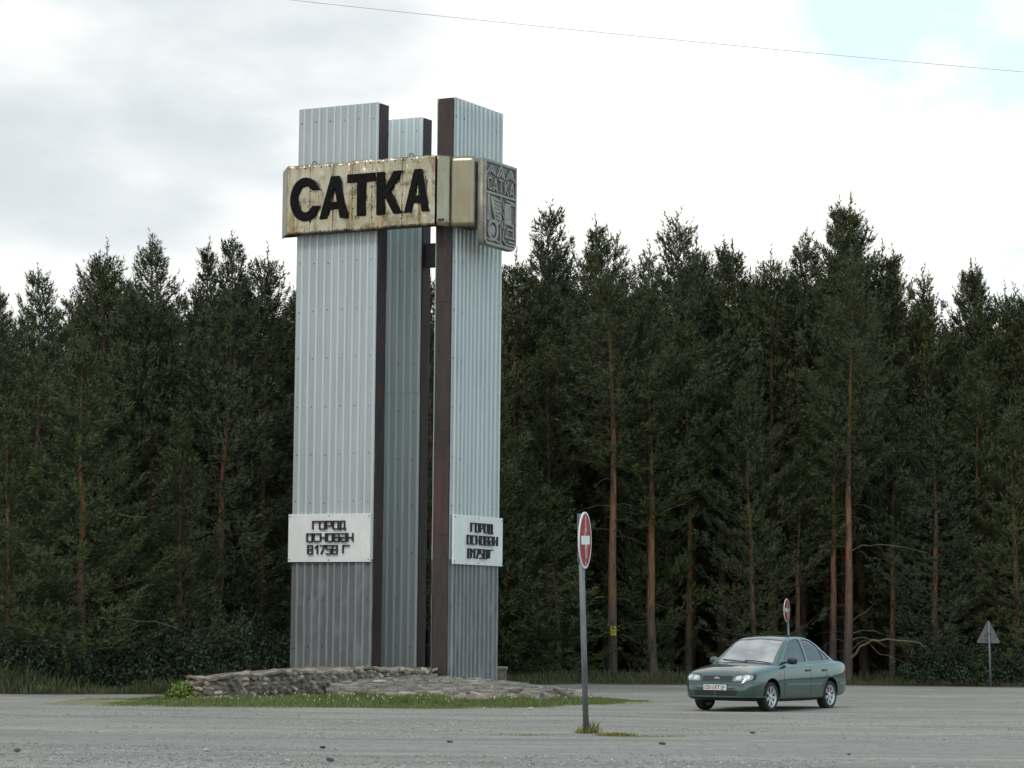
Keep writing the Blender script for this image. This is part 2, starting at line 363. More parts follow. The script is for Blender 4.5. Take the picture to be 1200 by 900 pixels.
def pillar(x0, x1, y0, y1, zb, label, faces, m_up, m_low, z_split, zs_mid=None, zsheet=None, seed=0):
    """faces: which long faces carry sheets: '-y', '+y', '-x', '+x'"""
    bm = boxm(x0, x1, y0, y1, zb, HT)
    root = obj('pillar', bm, M_RUST, MON); root['label'] = label
    # rusty cover strips on the narrow ends, lapped one over the other
    zsheet = zb if zsheet is None else zsheet
    along_x = faces[0] in ('-y', '+y')
    for e_, sgn in ((0, -1), (1, 1)):
        z = zb + .02; k = 0
        while z < HT-.05:
            z2 = min(HT+.012, z + (2.45, 3.1, 2.7, 3.3)[(k+seed) % 4]); t = .012 + .006*(k % 2)
            if along_x:
                xx = x1 if sgn > 0 else x0
                b = boxm(min(xx, xx+sgn*t), max(xx, xx+sgn*t), y0+.006, y1-.006, z, z2)
            else:
                yy = y1 if sgn > 0 else y0
                b = boxm(x0+.006, x1-.006, min(yy, yy+sgn*t), max(yy, yy+sgn*t), z, z2)
            obj('edge_plate', b, M_RUST, root); z = z2 + .006; k += 1
    for fi, f in enumerate(faces):
        wd = (x1-x0) if f[1] == 'y' else (y1-y0)
        T = {'-y': Matrix.Translation((x0, y0-.006, 0)), '+y': Matrix.Translation((x1, y1+.006, 0)) @ Matrix.Rotation(PI, 4, 'Z'),
             '+x': Matrix.Translation((x1+.006, y0, 0)) @ Matrix.Rotation(PI/2, 4, 'Z'), '-x': Matrix.Translation((x0-.006, y1, 0)) @ Matrix.Rotation(-PI/2, 4, 'Z')}[f]
        cols = [(0, wd*.47), (wd*.47, wd)]
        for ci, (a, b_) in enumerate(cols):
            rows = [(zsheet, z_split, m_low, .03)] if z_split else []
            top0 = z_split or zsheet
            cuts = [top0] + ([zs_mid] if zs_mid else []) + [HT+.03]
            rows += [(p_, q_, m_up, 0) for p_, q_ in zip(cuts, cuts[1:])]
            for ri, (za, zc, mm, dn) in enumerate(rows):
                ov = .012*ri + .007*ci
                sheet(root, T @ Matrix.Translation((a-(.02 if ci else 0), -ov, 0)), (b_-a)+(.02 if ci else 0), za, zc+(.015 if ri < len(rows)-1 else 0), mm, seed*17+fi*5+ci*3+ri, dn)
    # cap angle round the top and screws holding the sheets
    sb = bmesh.new(); rs = random.Random(seed)
    for f in faces:
        if f not in ('-y', '+x'): continue
        for z in np.arange(zb+.5, HT, 1.17):
            wd = (x1-x0) if f == '-y' else (y1-y0)
            for q in np.arange(.09, wd, .41):
                zz = z+rs.uniform(-.03, .03)
                if f == '-y': box(sb, x0+q-.012, x0+q+.012, y0-.030, y0-.008, zz-.012, zz+.012)
                else: box(sb, x1+.008, x1+.030, y0+q-.012, y0+q+.012, zz-.012, zz+.012)
    so_ = obj('sheet_screws', sb, M_DARKM, root); stuff(so_)
    return root
SPL = 3.2
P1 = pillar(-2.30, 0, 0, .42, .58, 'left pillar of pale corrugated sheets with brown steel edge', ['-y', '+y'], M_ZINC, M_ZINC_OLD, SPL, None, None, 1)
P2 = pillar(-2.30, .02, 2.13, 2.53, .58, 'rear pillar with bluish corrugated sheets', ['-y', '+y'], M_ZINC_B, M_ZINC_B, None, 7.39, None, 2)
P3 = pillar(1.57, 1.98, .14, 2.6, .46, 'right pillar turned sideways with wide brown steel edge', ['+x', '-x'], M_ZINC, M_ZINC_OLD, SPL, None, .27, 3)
obj('footing', boxm(1.62, 1.93, .25, 2.5, .1, .458), M_RUST, P3)

# white plaques with raised strokes
def glyph(ch):
    g_ = {'Г': [(0,0,0,1),(0,1,1,1)], 'О': [(0,0,0,1),(1,0,1,1),(0,0,1,0),(0,1,1,1)], 'Р': [(0,0,0,1),(0,1,1,1),(1,1,1,.42),(0,.42,1,.42)],
          'Д': [(.12,.05,.12,1),(.88,.05,.88,1),(.12,1,.88,1),(-.02,.06,1.02,.06),(0,.06,0,-.14),(1,.06,1,-.14)], 'С': [(0,0,0,1),(0,0,1,0),(0,1,1,1)],
          'Н': [(0,0,0,1),(1,0,1,1),(0,.5,1,.5)], 'В': [(0,0,0,1),(.95,0,.95,1),(0,0,1,0),(0,1,.9,1),(0,.52,1,.52)],
          'А': [(1,0,1,1),(0,1,1,1),(0,.5,1,.5),(0,0,0,.5),(0,0,1,0)],
          '1': [(.75,0,.75,1),(.75,1,.25,.72)], '7': [(0,1,1,1),(1,1,.25,0)], '5': [(0,1,1,1),(0,1,0,.55),(0,.55,1,.55),(1,.55,1,0),(0,0,1,0)],
          '8': [(0,0,0,1),(1,0,1,1),(0,0,1,0),(0,1,1,1),(0,.5,1,.5)]}
    return g_[ch]
def stroke_letter(ch, x, z, wd, h, t, d):
    bm = bmesh.new()
    for i, (a, b_, c, d_) in enumerate(glyph(ch)):
        p = Vector((x+a*wd, 0, z+b_*h)); q = Vector((x+c*wd, 0, z+d_*h)); v = (q-p).normalized(); n = Vector((-v.z, 0, v.x))*t/2
        p -= v*t/2; q += v*t/2; e = i*.0006
        vs = [bm.verts.new(k + Vector((0, yy, 0))) for yy in (0, -d-e) for k in (p-n, q-n, q+n, p+n)]
        for f in ((0,1,2,3),(7,6,5,4),(0,4,5,1),(1,5,6,2),(2,6,7,3),(3,7,4,0)): bm.faces.new([vs[k] for k in f])
    return bm
def plaque(M, wd, h, z0, lines, label):
    root = obj('plaque', boxm(0, wd, -.05, .0, z0, z0+h, bev=.006), M_WHITE, MON); root.matrix_local = M; root['label'] = label
    for bx, bz in ((.05, .06), (wd-.05, .06), (.05, h-.06), (wd-.05, h-.06), (wd/2, h-.05), (wd/2, .05)):
        obj('bolt', boxm(bx-.012, bx+.012, -.062, -.051, z0+bz-.012, z0+bz+.012), M_DARKM, root)
    for txt, xa, xb, zz, hh in lines:
        n = len(txt); st = (xb-xa)/n
        for i, ch in enumerate(txt):
            if ch == ' ': continue
            o = obj('letter', stroke_letter(ch, xa+i*st+st*.1, z0+zz, st*.76, hh, .026, .050), M_INK, root)
            o.location = (0, -.050, 0)
plaque(Matrix.Translation((-2.36, -.05, 0)), 2.33, 1.165, 3.135,
       [('ГОРОД', .70, 1.66, .80, .185), ('ОСНОВАН', .54, 1.88, .50, .185), ('В1758', .57, 1.44, .20, .20), ('Г', 1.56, 1.78, .22, .18)], 'white plaque on the left pillar')
plaque(Matrix.Translation((2.03, .21, 0)) @ Matrix.Rotation(PI/2, 4, 'Z'), 2.48, 1.18, 3.09,
       [('ГОРОД', .80, 1.92, .80, .20), ('ОСНОВАН', .62, 2.18, .50, .20), ('В1758', .66, 1.66, .17, .21), ('Г', 1.72, 1.95, .19, .19)], 'white plaque on the right pillar')

# the gold sign box with black letters
zb, zt = 11.14, 12.85
def prism(poly, z0, z1):
    bm = bmesh.new(); a = [bm.verts.new((x, y, z0)) for x, y in poly]; b = [bm.verts.new((x, y, z1)) for x, y in poly]
    bm.faces.new(a); bm.faces.new(b); n = len(poly)
    for i in range(n): bm.faces.new((a[i], a[(i+1) % n], b[(i+1) % n], b[i]))
    return bm
SIGN = obj('sign_box', prism([(-2.42, -.28), (1.74, -.28), (1.74, -.055), (-2.60, -.055)], zb+.01, zt-.02), M_DARKM, MON)
SIGN['label'] = 'gold sign box with large black letters'
o = obj('side_plate', prism([(-2.95, .30), (-2.90, .30), (-2.43, -.27), (-2.47, -.27)], zb+.03, zt-.01), M_RELIEFS, SIGN)
obj('back_frame', prism([(-2.88, .28), (-2.34, .28), (-2.34, -.05), (-2.62, -.05)], zb+.04, zt-.03), M_DARKM, SIGN)
edges = [-2.44, -1.78, -1.13, -.57, -.02, .32, .82, 1.28, 1.735]
rs = random.Random(3)
for i, (a, b) in enumerate(zip(edges, edges[1:])):           # thin dented sheets side by side
    nX, nZ = 14, 26; V = []
    bot = zb + rs.uniform(-.01, .02); top = zt + rs.uniform(-.015, .012)
    for j in range(nZ+1):
        for k in range(nX+1):
            x = a + (b-a)*k/nX + (.004 if k == nX else 0); z = bot + (top-bot)*j/nZ
            d = .030*noise.noise(Vector((x*2.3, i*.7, z*2.6))) + .016*noise.noise(Vector((x*6, 3+i*.3, z*5)))
            rim = min(1, 6*min(k/nX, 1-k/nX, j/nZ, 1-j/nZ))
            if j == nZ: z += .018*noise.noise(Vector((x*9, 0, 5)))
            V.append((x, -.305 - .0035*(i % 2) + d*rim, z))
    F = [(j*(nX+1)+k, j*(nX+1)+k+1, (j+1)*(nX+1)+k+1, (j+1)*(nX+1)+k) for j in range(nZ) for k in range(nX)]
    me = mesh_np('metal_sheet', V, F, M_GOLD, True)
    bm = bmesh.new(); bm.from_mesh(me); bmesh.ops.solidify(bm, geom=bm.faces, thickness=.004); bm.to_mesh(me); bm.free()
    obj('metal_sheet', me, None, SIGN)
rb = bmesh.new()
for x in np.arange(-2.38, 1.72, .232):
    for z in (zb+.06, zt-.07): box(rb, x-.012, x+.012, -.325, -.300, z-.012+rs.uniform(-.02, .02), z+.012)
for z in np.arange(zb+.3, zt-.2, .25):
    for x in edges[1:-1]: box(rb, x+.014, x+.036, -.325, -.300, z-.011, z+.011)
stuff(obj('rivets', rb, M_DARKM, SIGN))
# letters САТКА cut from sheet, on the front
def arcpts(cx, cy, rx, ry, a0, a1, n):
    return [(cx+rx*math.cos(math.radians(a0+(a1-a0)*i/n)), cy+ry*math.sin(math.radians(a0+(a1-a0)*i/n))) for i in range(n+1)]
LZ, LH = zb+.335, 1.04
def L_C(x, wd):
    o_ = arcpts(x+wd*.50, .5, wd*.50, .52, 38, 322, 28); i_ = arcpts(x+wd*.52, .5, wd*.27, .31, 318, 42, 22)
    o_[0] = (x+wd*.98, .70); o_[-1] = (x+wd*.99, .33); i_[0] = (x+wd*.76, .33); i_[-1] = (x+wd*.75, .70)
    return o_+i_, []
def L_A(x, wd):
    return [(x, 0), (x+wd*.40, 1), (x+wd*.68, 1), (x+wd, 0), (x+wd*.73, 0), (x+wd*.665, .22), (x+wd*.35, .22), (x+wd*.27, 0)], [[(x+wd*.405, .39), (x+wd*.62, .39), (x+wd*.525, .74)]]
def L_T(x, wd):
    return [(x, 1), (x+wd, 1), (x+wd, .80), (x+wd*.64, .80), (x+wd*.64, 0), (x+wd*.36, 0), (x+wd*.36, .80), (x, .80)], []
def L_K(x, wd):
    return [(x, 0), (x, 1), (x+wd*.29, 1), (x+wd*.29, .60), (x+wd*.66, 1), (x+wd*.99, 1), (x+wd*.50, .54), (x+wd*1.0, 0), (x+wd*.66, 0), (x+wd*.29, .44), (x+wd*.29, 0)], []
x00 = -2.42
for fn, xa, xb in ((L_C, .11, .955), (L_A, .955, 1.76), (L_T, 1.74, 2.52), (L_K, 2.57, 3.29), (L_A, 3.34, 4.02)):
    outl, holes = fn(0, xb-xa)
    sc = lambda r: [(p[0], p[1]*LH) for p in r]
    bm = fill2d(sc(outl), [sc(h) for h in holes], depth=.03)
    bm = xf(bm, Matrix.Translation((x00+xa, -.345, LZ + (0.0 if xa < 1 else .01))) @ Matrix.Rotation(PI/2, 4, 'X'))
    obj('letter', bm, M_BLACK, SIGN)
for xx in (-1.72, 1.02):                                      # lifting eyes on the top edge
    bm = bmesh.new(); pts = [(xx+.055*math.cos(t), -.2, zt+.045+.05*math.sin(t)) for t in np.linspace(-1.3, 4.4, 14)]
    tube(bm, pts, .012, 6); tube(bm, [(xx, -.2, zt-.04), (xx+.01, -.2, zt+.01), (xx+.16, -.2, zt+.02)], .012, 6); obj('lifting_eye', bm, M_DARKM, SIGN)

# bent gold casing round the front of the right pillar
CAS = obj('bent_casing', prism([(1.86, .12), (1.99, .08), (2.50, .18), (2.50, .9), (1.995, .9), (1.995, .13)], zb+.02, zt-.06), M_DARKM, MON)
CAS['label'] = 'bent gold metal casing beside the sign box'
def vplate(name, p, q, z0, z1, m, parent, t=.012, bow=.0):
    p, q = Vector((*p, 0)), Vector((*q, 0)); n = Vector(((q-p).y, -(q-p).x, 0)).normalized(); V = []
    nX, nZ = 8, 14
    for j in range(nZ+1):
        for k in range(nX+1):
            u_, v_ = k/nX, j/nZ; c = p.lerp(q, u_) + n*(bow*math.sin(u_*PI) + .010*noise.noise(Vector((u_*3+p.x, v_*4, 2)))*math.sin(v_*PI))
            V.append((c.x, c.y, z0+(z1-z0)*v_ + (.01*noise.noise(Vector((u_*6, p.x, 0))) if j == nZ else 0)))
    F = [(j*(nX+1)+k, j*(nX+1)+k+1, (j+1)*(nX+1)+k+1, (j+1)*(nX+1)+k) for j in range(nZ) for k in range(nX)]
    me = mesh_np(name, V, F, m, True); bm = bmesh.new(); bm.from_mesh(me); bmesh.ops.solidify(bm, geom=bm.faces, thickness=t); bm.to_mesh(me); bm.free()
    return obj(name, me, None, parent)
vplate('bent_sheet', (1.80, -.30), (1.995, -.01), zb, zt-.01, M_GOLDP, CAS)
vplate('bent_sheet', (2.0, -.005), (2.56, .13), zb-.01, zt-.03, M_GOLDP, CAS, bow=.012)
vplate('side_sheet', (2.56, .135), (2.56, .80), zb, zt-.05, M_PIPE, CAS)
obj('inner_bracket', boxm(1.80, 1.97, -.28, -.24, zb+.1, zb+.16), M_DARKM, CAS)
obj('connecting_beam', boxm(.06, 1.55, .20, .34, zb+.15, zb+.35), M_DARKM, MON)
obj('connecting_beam', boxm(.06, 1.55, 2.2, 2.34, zb-.62, zb-.02), M_DARKM, MON)
for yy in (.30, .62):
    obj('vertical_pipe', tube(bmesh.new(), [(2.60, yy, zb-.12), (2.60, yy, zt-.12)], .03, 8), M_PIPE, CAS)
obj('bracket', boxm(2.05, 2.64, 1.0, 1.5, zb+.2, zt-.3), M_DARKM, CAS)

# cast relief plaque facing sideways: local frame a = along +y, b = up, outwards = +x
def rel(bm):                       # (a, b, out) -> monument coordinates
    return xf(bm, Matrix(((0, 0, 1, 2.722), (1, 0, 0, .18), (0, 1, 0, 10.70), (0, 0, 0, 1))))
RW, RH = 1.64, 2.08
REL = obj('relief_plaque', rel(fill2d([(.10, 0), (RW-.14, 0), (RW, .14), (RW, RH), (0, RH), (0, .12)], depth=.15)), M_RELIEFS, MON)
REL['label'] = 'grey cast relief plaque with mountains, town name and symbols'
fx = [(.06, .02)]
outer = [(.11, .015), (RW-.145, .015), (RW-.015, .145), (RW-.015, RH-.015), (.015, RH-.015), (.015, .125)]
inner = [(.14, .075), (RW-.17, .075), (RW-.075, .17), (RW-.075, RH-.075), (.075, RH-.075), (.075, .15)]
def relpart(name, ol, holes=(), d=.035, m=None, z=.076):
    return obj(name, rel(xf(fill2d(ol, holes, depth=d), Matrix.Translation((0, 0, z+d/2)))), m or M_RELIEF, REL)
relpart('frame', outer, [inner], .045)
relpart('recessed_field', inner, (), .008, M_RELIEFD)
def strokes(name, segs, t, d=.04, m=None):
    bm = bmesh.new()
    for i, (a, b, c, e) in enumerate(segs):
        p = Vector((a, b, 0)); q = Vector((c, e, 0)); v = (q-p).normalized(); n = Vector((-v.y, v.x, 0))*t/2; p -= v*t/2; q += v*t/2
        zz = d + i*.0006
        vs = [bm.verts.new(k+Vector((0, 0, h))) for h in (.084, .084+zz) for k in (p-n, q-n, q+n, p+n)]
        for f in ((0,1,2,3),(7,6,5,4),(0,4,5,1),(1,5,6,2),(2,6,7,3),(3,7,4,0)): bm.faces.new([vs[k] for k in f])
    return obj(name, rel(bm), m or M_RELIEF, REL)
strokes('mountains', [(.10,1.74,.32,1.94),(.32,1.94,.46,1.80),(.46,1.80,.50,1.74),(.22,1.76,.32,1.84),(.32,1.84,.40,1.76),(.62,1.72,.80,1.98),(.80,1.98,.98,1.70),(.72,1.72,.80,1.84),(.80,1.84,.88,1.72),(1.08,1.70,1.28,1.94),(1.28,1.94,1.50,1.70),(1.20,1.74,1.28,1.84),(1.28,1.84,1.36,1.74)], .045)
lt = {'C': [(.20,.06,.04,.2),(.04,.2,.04,.8),(.04,.8,.2,.94),(.2,.94,.62,.94),(.62,.94,.76,.8),(.2,.06,.62,.06),(.62,.06,.76,.2)],
      'A': [(0,0,.4,1),(.4,1,.72,0),(.14,.2,.62,.2)], 'T': [(0,1,.8,1),(.4,1,.4,0)], 'K': [(.05,0,.05,1),(.05,.5,.7,1),(.05,.5,.74,0)]}
for i, ch in enumerate('CATKA'):
    a0 = .13 + i*.285
    strokes('relief_letter', [(a0+.27*p*.9, 1.34+.30*q, a0+.27*r*.9, 1.34+.30*s) for p, q, r, s in lt[ch]], .040, .05)
strokes('cross_bar', [(.07, 1.27, RW-.07, 1.27), (.80, 1.22, .80, .08)], .05, .045)
relpart('blast_plume', [(.27, 1.20), (.76, 1.16), (.76, .60), (.66, .52), (.52, .62)], (), .04, M_RELIEF, .084)
strokes('plume_bars', [(.50+.02*i, 1.12-.09*i, .74, 1.11-.09*i) for i in range(6)], .030, .062)
strokes('tower_column', [(.16, 1.20, .16, .62), (.22, 1.2, .25, .55)], .06, .04)
ring = arcpts(.42, .38, .26, .26, 0, 351, 36); ring_i = arcpts(.42, .38, .19, .19, 0, 351, 36)
relpart('gear_ring', ring, [ring_i], .05, M_RELIEF, .084); relpart('gear_disc', arcpts(.42, .38, .13, .13, 0, 348, 28), (), .03, M_RELIEF, .084)
strokes('waves', [(.12, .16, .30, .12), (.30, .12, .5, .17), (.5, .17, .72, .12)], .04)
relpart('chimney', [(1.02, 1.12), (1.30, 1.12), (1.36, .62), (1.0, .62)], (), .035, M_RELIEF, .084)
strokes('machine', [(1.30, 1.12, 1.54, 1.12), (1.02, .98, 1.02, .5), (1.12, .62, 1.45, .62), (1.45, .62, 1.45, .34), (1.16, .5, 1.4, .5), (1.16, .5, 1.08, .3), (.96, .44, .92, .22), (.92, .22, 1.10, .12), (1.10, .12, 1.50, .12), (1.04, .30, 1.50, .30), (1.20, .20, 1.50, .20)], .042)
strokes('sparks', [(.90, 1.14, .96, .96), (1.06, 1.18, 1.5, 1.16), (.9, .86, .98, .74), (.90, .66, .90, .5)], .035)

# ------------------------------------------------------------------ stone base (world coordinates)
def stonem(name, a, b, c):
    m = mat(name, a, .9); g = G(m); n = g.noise(5, None, 5, .65)
    r = N('ShaderNodeValToRGB', g.nt); r.color_ramp.interpolation = 'LINEAR'
    col = g.ramp(g.rand(), [(0, a), (.5, b), (.85, c), (1, tuple(x*1.25 for x in c))])
    g.col(g.mix(g.ramp(n, [(.35, 0), (.7, .7)]), col, (.12, .10, .08))); g.bump(n, .3, .012); return m
M_STONE = stonem('rubble stone', (.13, .105, .085), (.25, .215, .175), (.42, .38, .32))
M_MORTAR = simple('brown crumbled mortar', (.18, .145, .11), .95, 0, .45, 5, .8, .05)
M_CAP = simple('crumbling concrete cap', (.25, .215, .165), .95, 0, .35, 3.5, .9, .05)
M_SLAB = simple('cracked grey slab stone', (.21, .195, .175), .9, 0, .35, 4, .7, .04)
def l1(px, py, Y): v = at(px, py, Y); return (v.x, v.y, v.z)
# front edge of the high part from left to right (x, y, top height)
FR = [l1(219, 795, 57.6), l1(232, 794, 57.2), l1(262, 792, 57.2), l1(300, 789, 57.9), l1(342, 785.5, 58.9), l1(376, 785, 60.0), l1(402, 784.5, 61.2), l1(432, 784, 62.7), l1(470, 784, 63.8), l1(507, 783.6, 64.6)]
def front(x):
    for a, b in zip(FR, FR[1:]):
        if a[0] <= x <= b[0]:
            t = (x-a[0])/(b[0]-a[0]); return a[1]+(b[1]-a[1])*t, a[2]+(b[2]-a[2])*t
    return (FR[0][1], FR[0][2]) if x < FR[0][0] else (FR[-1][1], FR[-1][2])
BASE = thing('stone_base', 'low rubble stone base with crumbling top under the monument', 'stone base', (0, 0, 0))
XL, XR = FR[0][0], FR[-1][0]
# core body of the high part: a wall sheet with top
V = []; n_ = 90; prof_n = 0
for i in range(n_+1):
    x = XL + (XR-XL)*i/n_; y, z = front(x); y2 = 69.2 - .9*max(0, (-5.5-x))
    k = noise.noise(Vector((x*2, 0, 1)))
    ring = [(x, y+.10, -.1), (x, y+.06+.03*k, z*.5), (x, y+.08+.05*k, z-.06), (x, y+.25, z-.03), (x, (y+y2)/2, z+.0), (x, y2, z-.03), (x, y2+.05, -.1)]
    prof_n = len(ring); V += ring
F = [(i*prof_n+j, (i+1)*prof_n+j, (i+1)*prof_n+j+1, i*prof_n+j+1) for i in range(n_) for j in range(prof_n-1)]
me = mesh_np('core', V, F, M_MORTAR, True); bm = bmesh.new(); bm.from_mesh(me); bmesh.ops.holes_fill(bm, edges=[e for e in bm.edges if e.is_boundary], sides=0); bm.to_mesh(me); bm.free()
obj('core', me, None, BASE)
obj('core', prism([(XR-.3, 65.6), (-.75, 67.35), (-.06, 67.55), (-.06, 69.0), (XR-.3, 69.2)], -.1, .57), M_MORTAR, BASE)   # behind the right pillar
# crumbling cap layer with a broken edge, slightly overhanging
def slab(poly_front, depth, th, over, seed, mt, name='cap_slab'):
    rnd = random.Random(seed); x0, x1 = poly_front
    nX, nY = 22, 7; top = []
    for j in range(nY+1):
        for i in range(nX+1):
            x = x0+(x1-x0)*i/nX; y, z = front(x)
            e = over*(.3+3.0*noise.noise(Vector((x*2.6, seed, 0)))) + .09*noise.noise(Vector((x*9, seed, 4)))
            t = j/nY; yy = y - e*(1-t) + depth*t
            top.append((x + .03*noise.noise(Vector((yy*5, x, seed))), yy, z + .10*noise.noise(Vector((x*1.7, yy*2, seed))) + .035*noise.noise(Vector((x*8, yy*9, seed)))))
    k = len(top); bot = [(p[0], p[1]+.02, p[2]-th*(.7+.9*abs(noise.noise(Vector((p[0]*4, 1, seed)))))) for p in top]
    V = top+bot; W = nX+1; F = [(j*W+i, j*W+i+1, (j+1)*W+i+1, (j+1)*W+i) for j in range(nY) for i in range(nX)]
    F += [(k+a, k+d, k+c, k+b) for a, b, c, d in F]
    F += [(i, i+k, i+1+k, i+1) for i in range(nX)] + [(nY*W+i, nY*W+i+1, nY*W+i+1+k, nY*W+i+k) for i in range(nX)]
    F += [(j*W, (j+1)*W, (j+1)*W+k, j*W+k) for j in range(nY)] + [(j*W+nX, j*W+nX+k, (j+1)*W+nX+k, (j+1)*W+nX) for j in range(nY)]
    return obj(name, mesh_np(name, V, F, mt), None, BASE)
cx = XL-.02; i = 0
while cx < XR-.2:
    wd = (1.25, .9, 1.1, .75, 1.3)[i % 5]; e = min(XR, cx+wd); slab((cx, e-.03), 1.5, .07, .06, i*3.7, M_CAP); cx = e; i += 1
obj('cap_slab', prism([(XR, 64.75), (XR+.12, 65.2), (-.70, 67.3), (-.03, 67.5), (-.03, 69), (XR, 69)], .575, .625), M_CAP, BASE)
# rubble stones: a few shared shapes
def rock_mesh(seed, name='stone', sub=1, sq=(1, .6, .8)):
    bm = bmesh.new(); bmesh.ops.create_icosphere(bm, subdivisions=sub, radius=1)
    for v in bm.verts:
        d = v.co.normalized(); k = .82 + .45*noise.noise(d*1.3+Vector((seed*3.1, 0, 0))); v.co = Vector((d.x*sq[0], d.y*sq[1], d.z*sq[2]))*k*.96
        for ax in range(3): v.co[ax] = max(-.62*sq[ax], min(.66*sq[ax], v.co[ax]))*1.4
    me = bpy.data.meshes.new(name); bm.to_mesh(me); bm.free(); me.materials.append(M_STONE); return me
rocks = [rock_mesh(s) for s in range(9)]
rs = random.Random(11); nst = 0; x = XL+.06
def put_rock(x, y, z, sx_, sz_, sy_=None, parent=BASE):
    global nst
    o = link(bpy.data.objects.new('stone', rocks[rs.randrange(9)]), parent); o.location = (x, y, z)
    o.scale = (sx_, sy_ or min(sx_, sz_)*1.2, sz_); o.rotation_euler = (rs.uniform(-.25, .25), rs.uniform(-.5, .5), rs.uniform(-.35, .35)); nst += 1
z = .03
row = 0
while z < .62:
    hgt = (.10, .12, .09, .11, .10)[row % 5]; x = XL + rs.uniform(0, .1)
    while x < XR:
        wd = rs.uniform(.09, .24); xc = x+wd/2; y, tz = front(min(xc, XR-.01))
        if z+hgt*.5 < tz-.04 and nst < 285: put_rock(xc, y+.06+rs.uniform(-.03, .03), z+hgt/2+rs.uniform(-.02, .02), wd*.62, hgt*rs.uniform(.5, .85))
        x += wd*.97
    z += hgt*.94; row += 1
for k in range(8):     # left end of the base
    y = 57.7+k*.3; put_rock(XL+.03, y, .1+.26*(k % 2), .12, .12)
# lower platform: a sloping skirt of broken slab stone in front and to the right
LOWF = [l1(384, 808, 58.2), l1(430, 809, 57.6), l1(480, 811, 57.2), l1(530, 812, 57.2), l1(580, 811.5, 57.6), l1(630, 810, 58.4), l1(668, 808, 59.6), l1(700, 806.5, 61.0)]
def lowf(x):
    for a, b in zip(LOWF, LOWF[1:]):
        if a[0] <= x <= b[0]:
            t = (x-a[0])/(b[0]-a[0]); return a[1]+(b[1]-a[1])*t, a[2]+(b[2]-a[2])*t
    return (LOWF[0][1], LOWF[0][2]) if x < LOWF[0][0] else (LOWF[-1][1], LOWF[-1][2])
def lowz(x, y):
    yf, zf = lowf(x); t = max(0, min(1, (y-yf)/6.5))
    zt_ = .44 - .10*max(0, (x+1.2)) if x > -1.2 else .44
    r = zf + (max(zt_, .12)-zf)*t
    if x > .2: r -= .07*(x-.2)
    return max(.03, r)
X0, X1 = LOWF[0][0], LOWF[-1][0]; V = []; nX, nY = 70, 22
for i in range(nX+1):
    x = X0+(X1-X0)*i/nX; yf, zf = lowf(x); yb = 67.5 if x < 0 else 67.5-1.2*x
    V.append((x, yf+.03, -.08))
    for j in range(nY+1):
        y = yf + (yb-yf)*j/nY; V.append((x, y, lowz(x, y)-.035+.02*noise.noise(Vector((x*3, y*3, 0)))))
W = nY+2; F = [(i*W+j, (i+1)*W+j, (i+1)*W+j+1, i*W+j+1) for i in range(nX) for j in range(nY+1)]
obj('platform', mesh_np('platform', V, F, M_CAP, True), None, BASE)
# flat broken slab stones laid on it
def flat_stone(seed):
    rnd = random.Random(seed); n = 7; ol = [(math.cos(2*PI*k/n+rnd.uniform(-.3, .3))*rnd.uniform(.8, 1.05), math.sin(2*PI*k/n+rnd.uniform(-.3, .3))*rnd.uniform(.8, 1.05)) for k in range(n)]
    bm = bmesh.new(); a = [bm.verts.new((x, y, -.5)) for x, y in ol]; b = [bm.verts.new((x*.93, y*.93, .5+rnd.uniform(-.25, .25))) for x, y in ol]; c = bm.verts.new((0, 0, .55))
    for k in range(n):
        bm.faces.new((a[k], a[(k+1) % n], b[(k+1) % n], b[k])); bm.faces.new((b[k], b[(k+1) % n], c))
    me = bpy.data.meshes.new('slab_stone'); bm.to_mesh(me); bm.free(); me.materials.append(M_SLAB if seed % 3 else M_STONE); return me
flats = [flat_stone(s) for s in range(9)]
ns = 0; yy = 57.4
while yy < 66.5:
    xx = X0+.1+rs.uniform(0, .2); st = .34
    while xx < X1-.25:
        sz = rs.uniform(.22, .40); yf, _ = lowf(xx); y = yy+rs.uniform(-.08, .08)
        hy = front(xx)[0] if xx < XR else (65.2+(xx-XR)*1.1)
        in_p = (-2.0 < xx < .9 and 63.9+abs(xx+1.4)*.6 < y < 67.5)
        if yf+.12 < y < hy-.05 and not in_p and ns < 290 and rs.random() < .93:
            o = link(bpy.data.objects.new('slab_stone', flats[rs.randrange(9)]), BASE); o.location = (xx, y, lowz(xx, y)-.01+rs.uniform(-.015, .02))
            o.scale = (sz*.60, st*.58, .05+.03*rs.random()); o.rotation_euler = (rs.uniform(-.06, .06), rs.uniform(-.07, .07), rs.uniform(0, 6.3)); ns += 1
        xx += sz*1.15
    yy += st*.95
x = X0                                                         # broken kerb stones along the lower front edge
while x < X1-.2:
    wd = rs.uniform(.25, .6); yf, zf = lowf(x+wd/2)
    put_rock(x+wd/2, yf+.10, zf*.55, wd*.55, zf*.55+.02, .13); x += wd
print('stones', nst, 'slabs', ns)

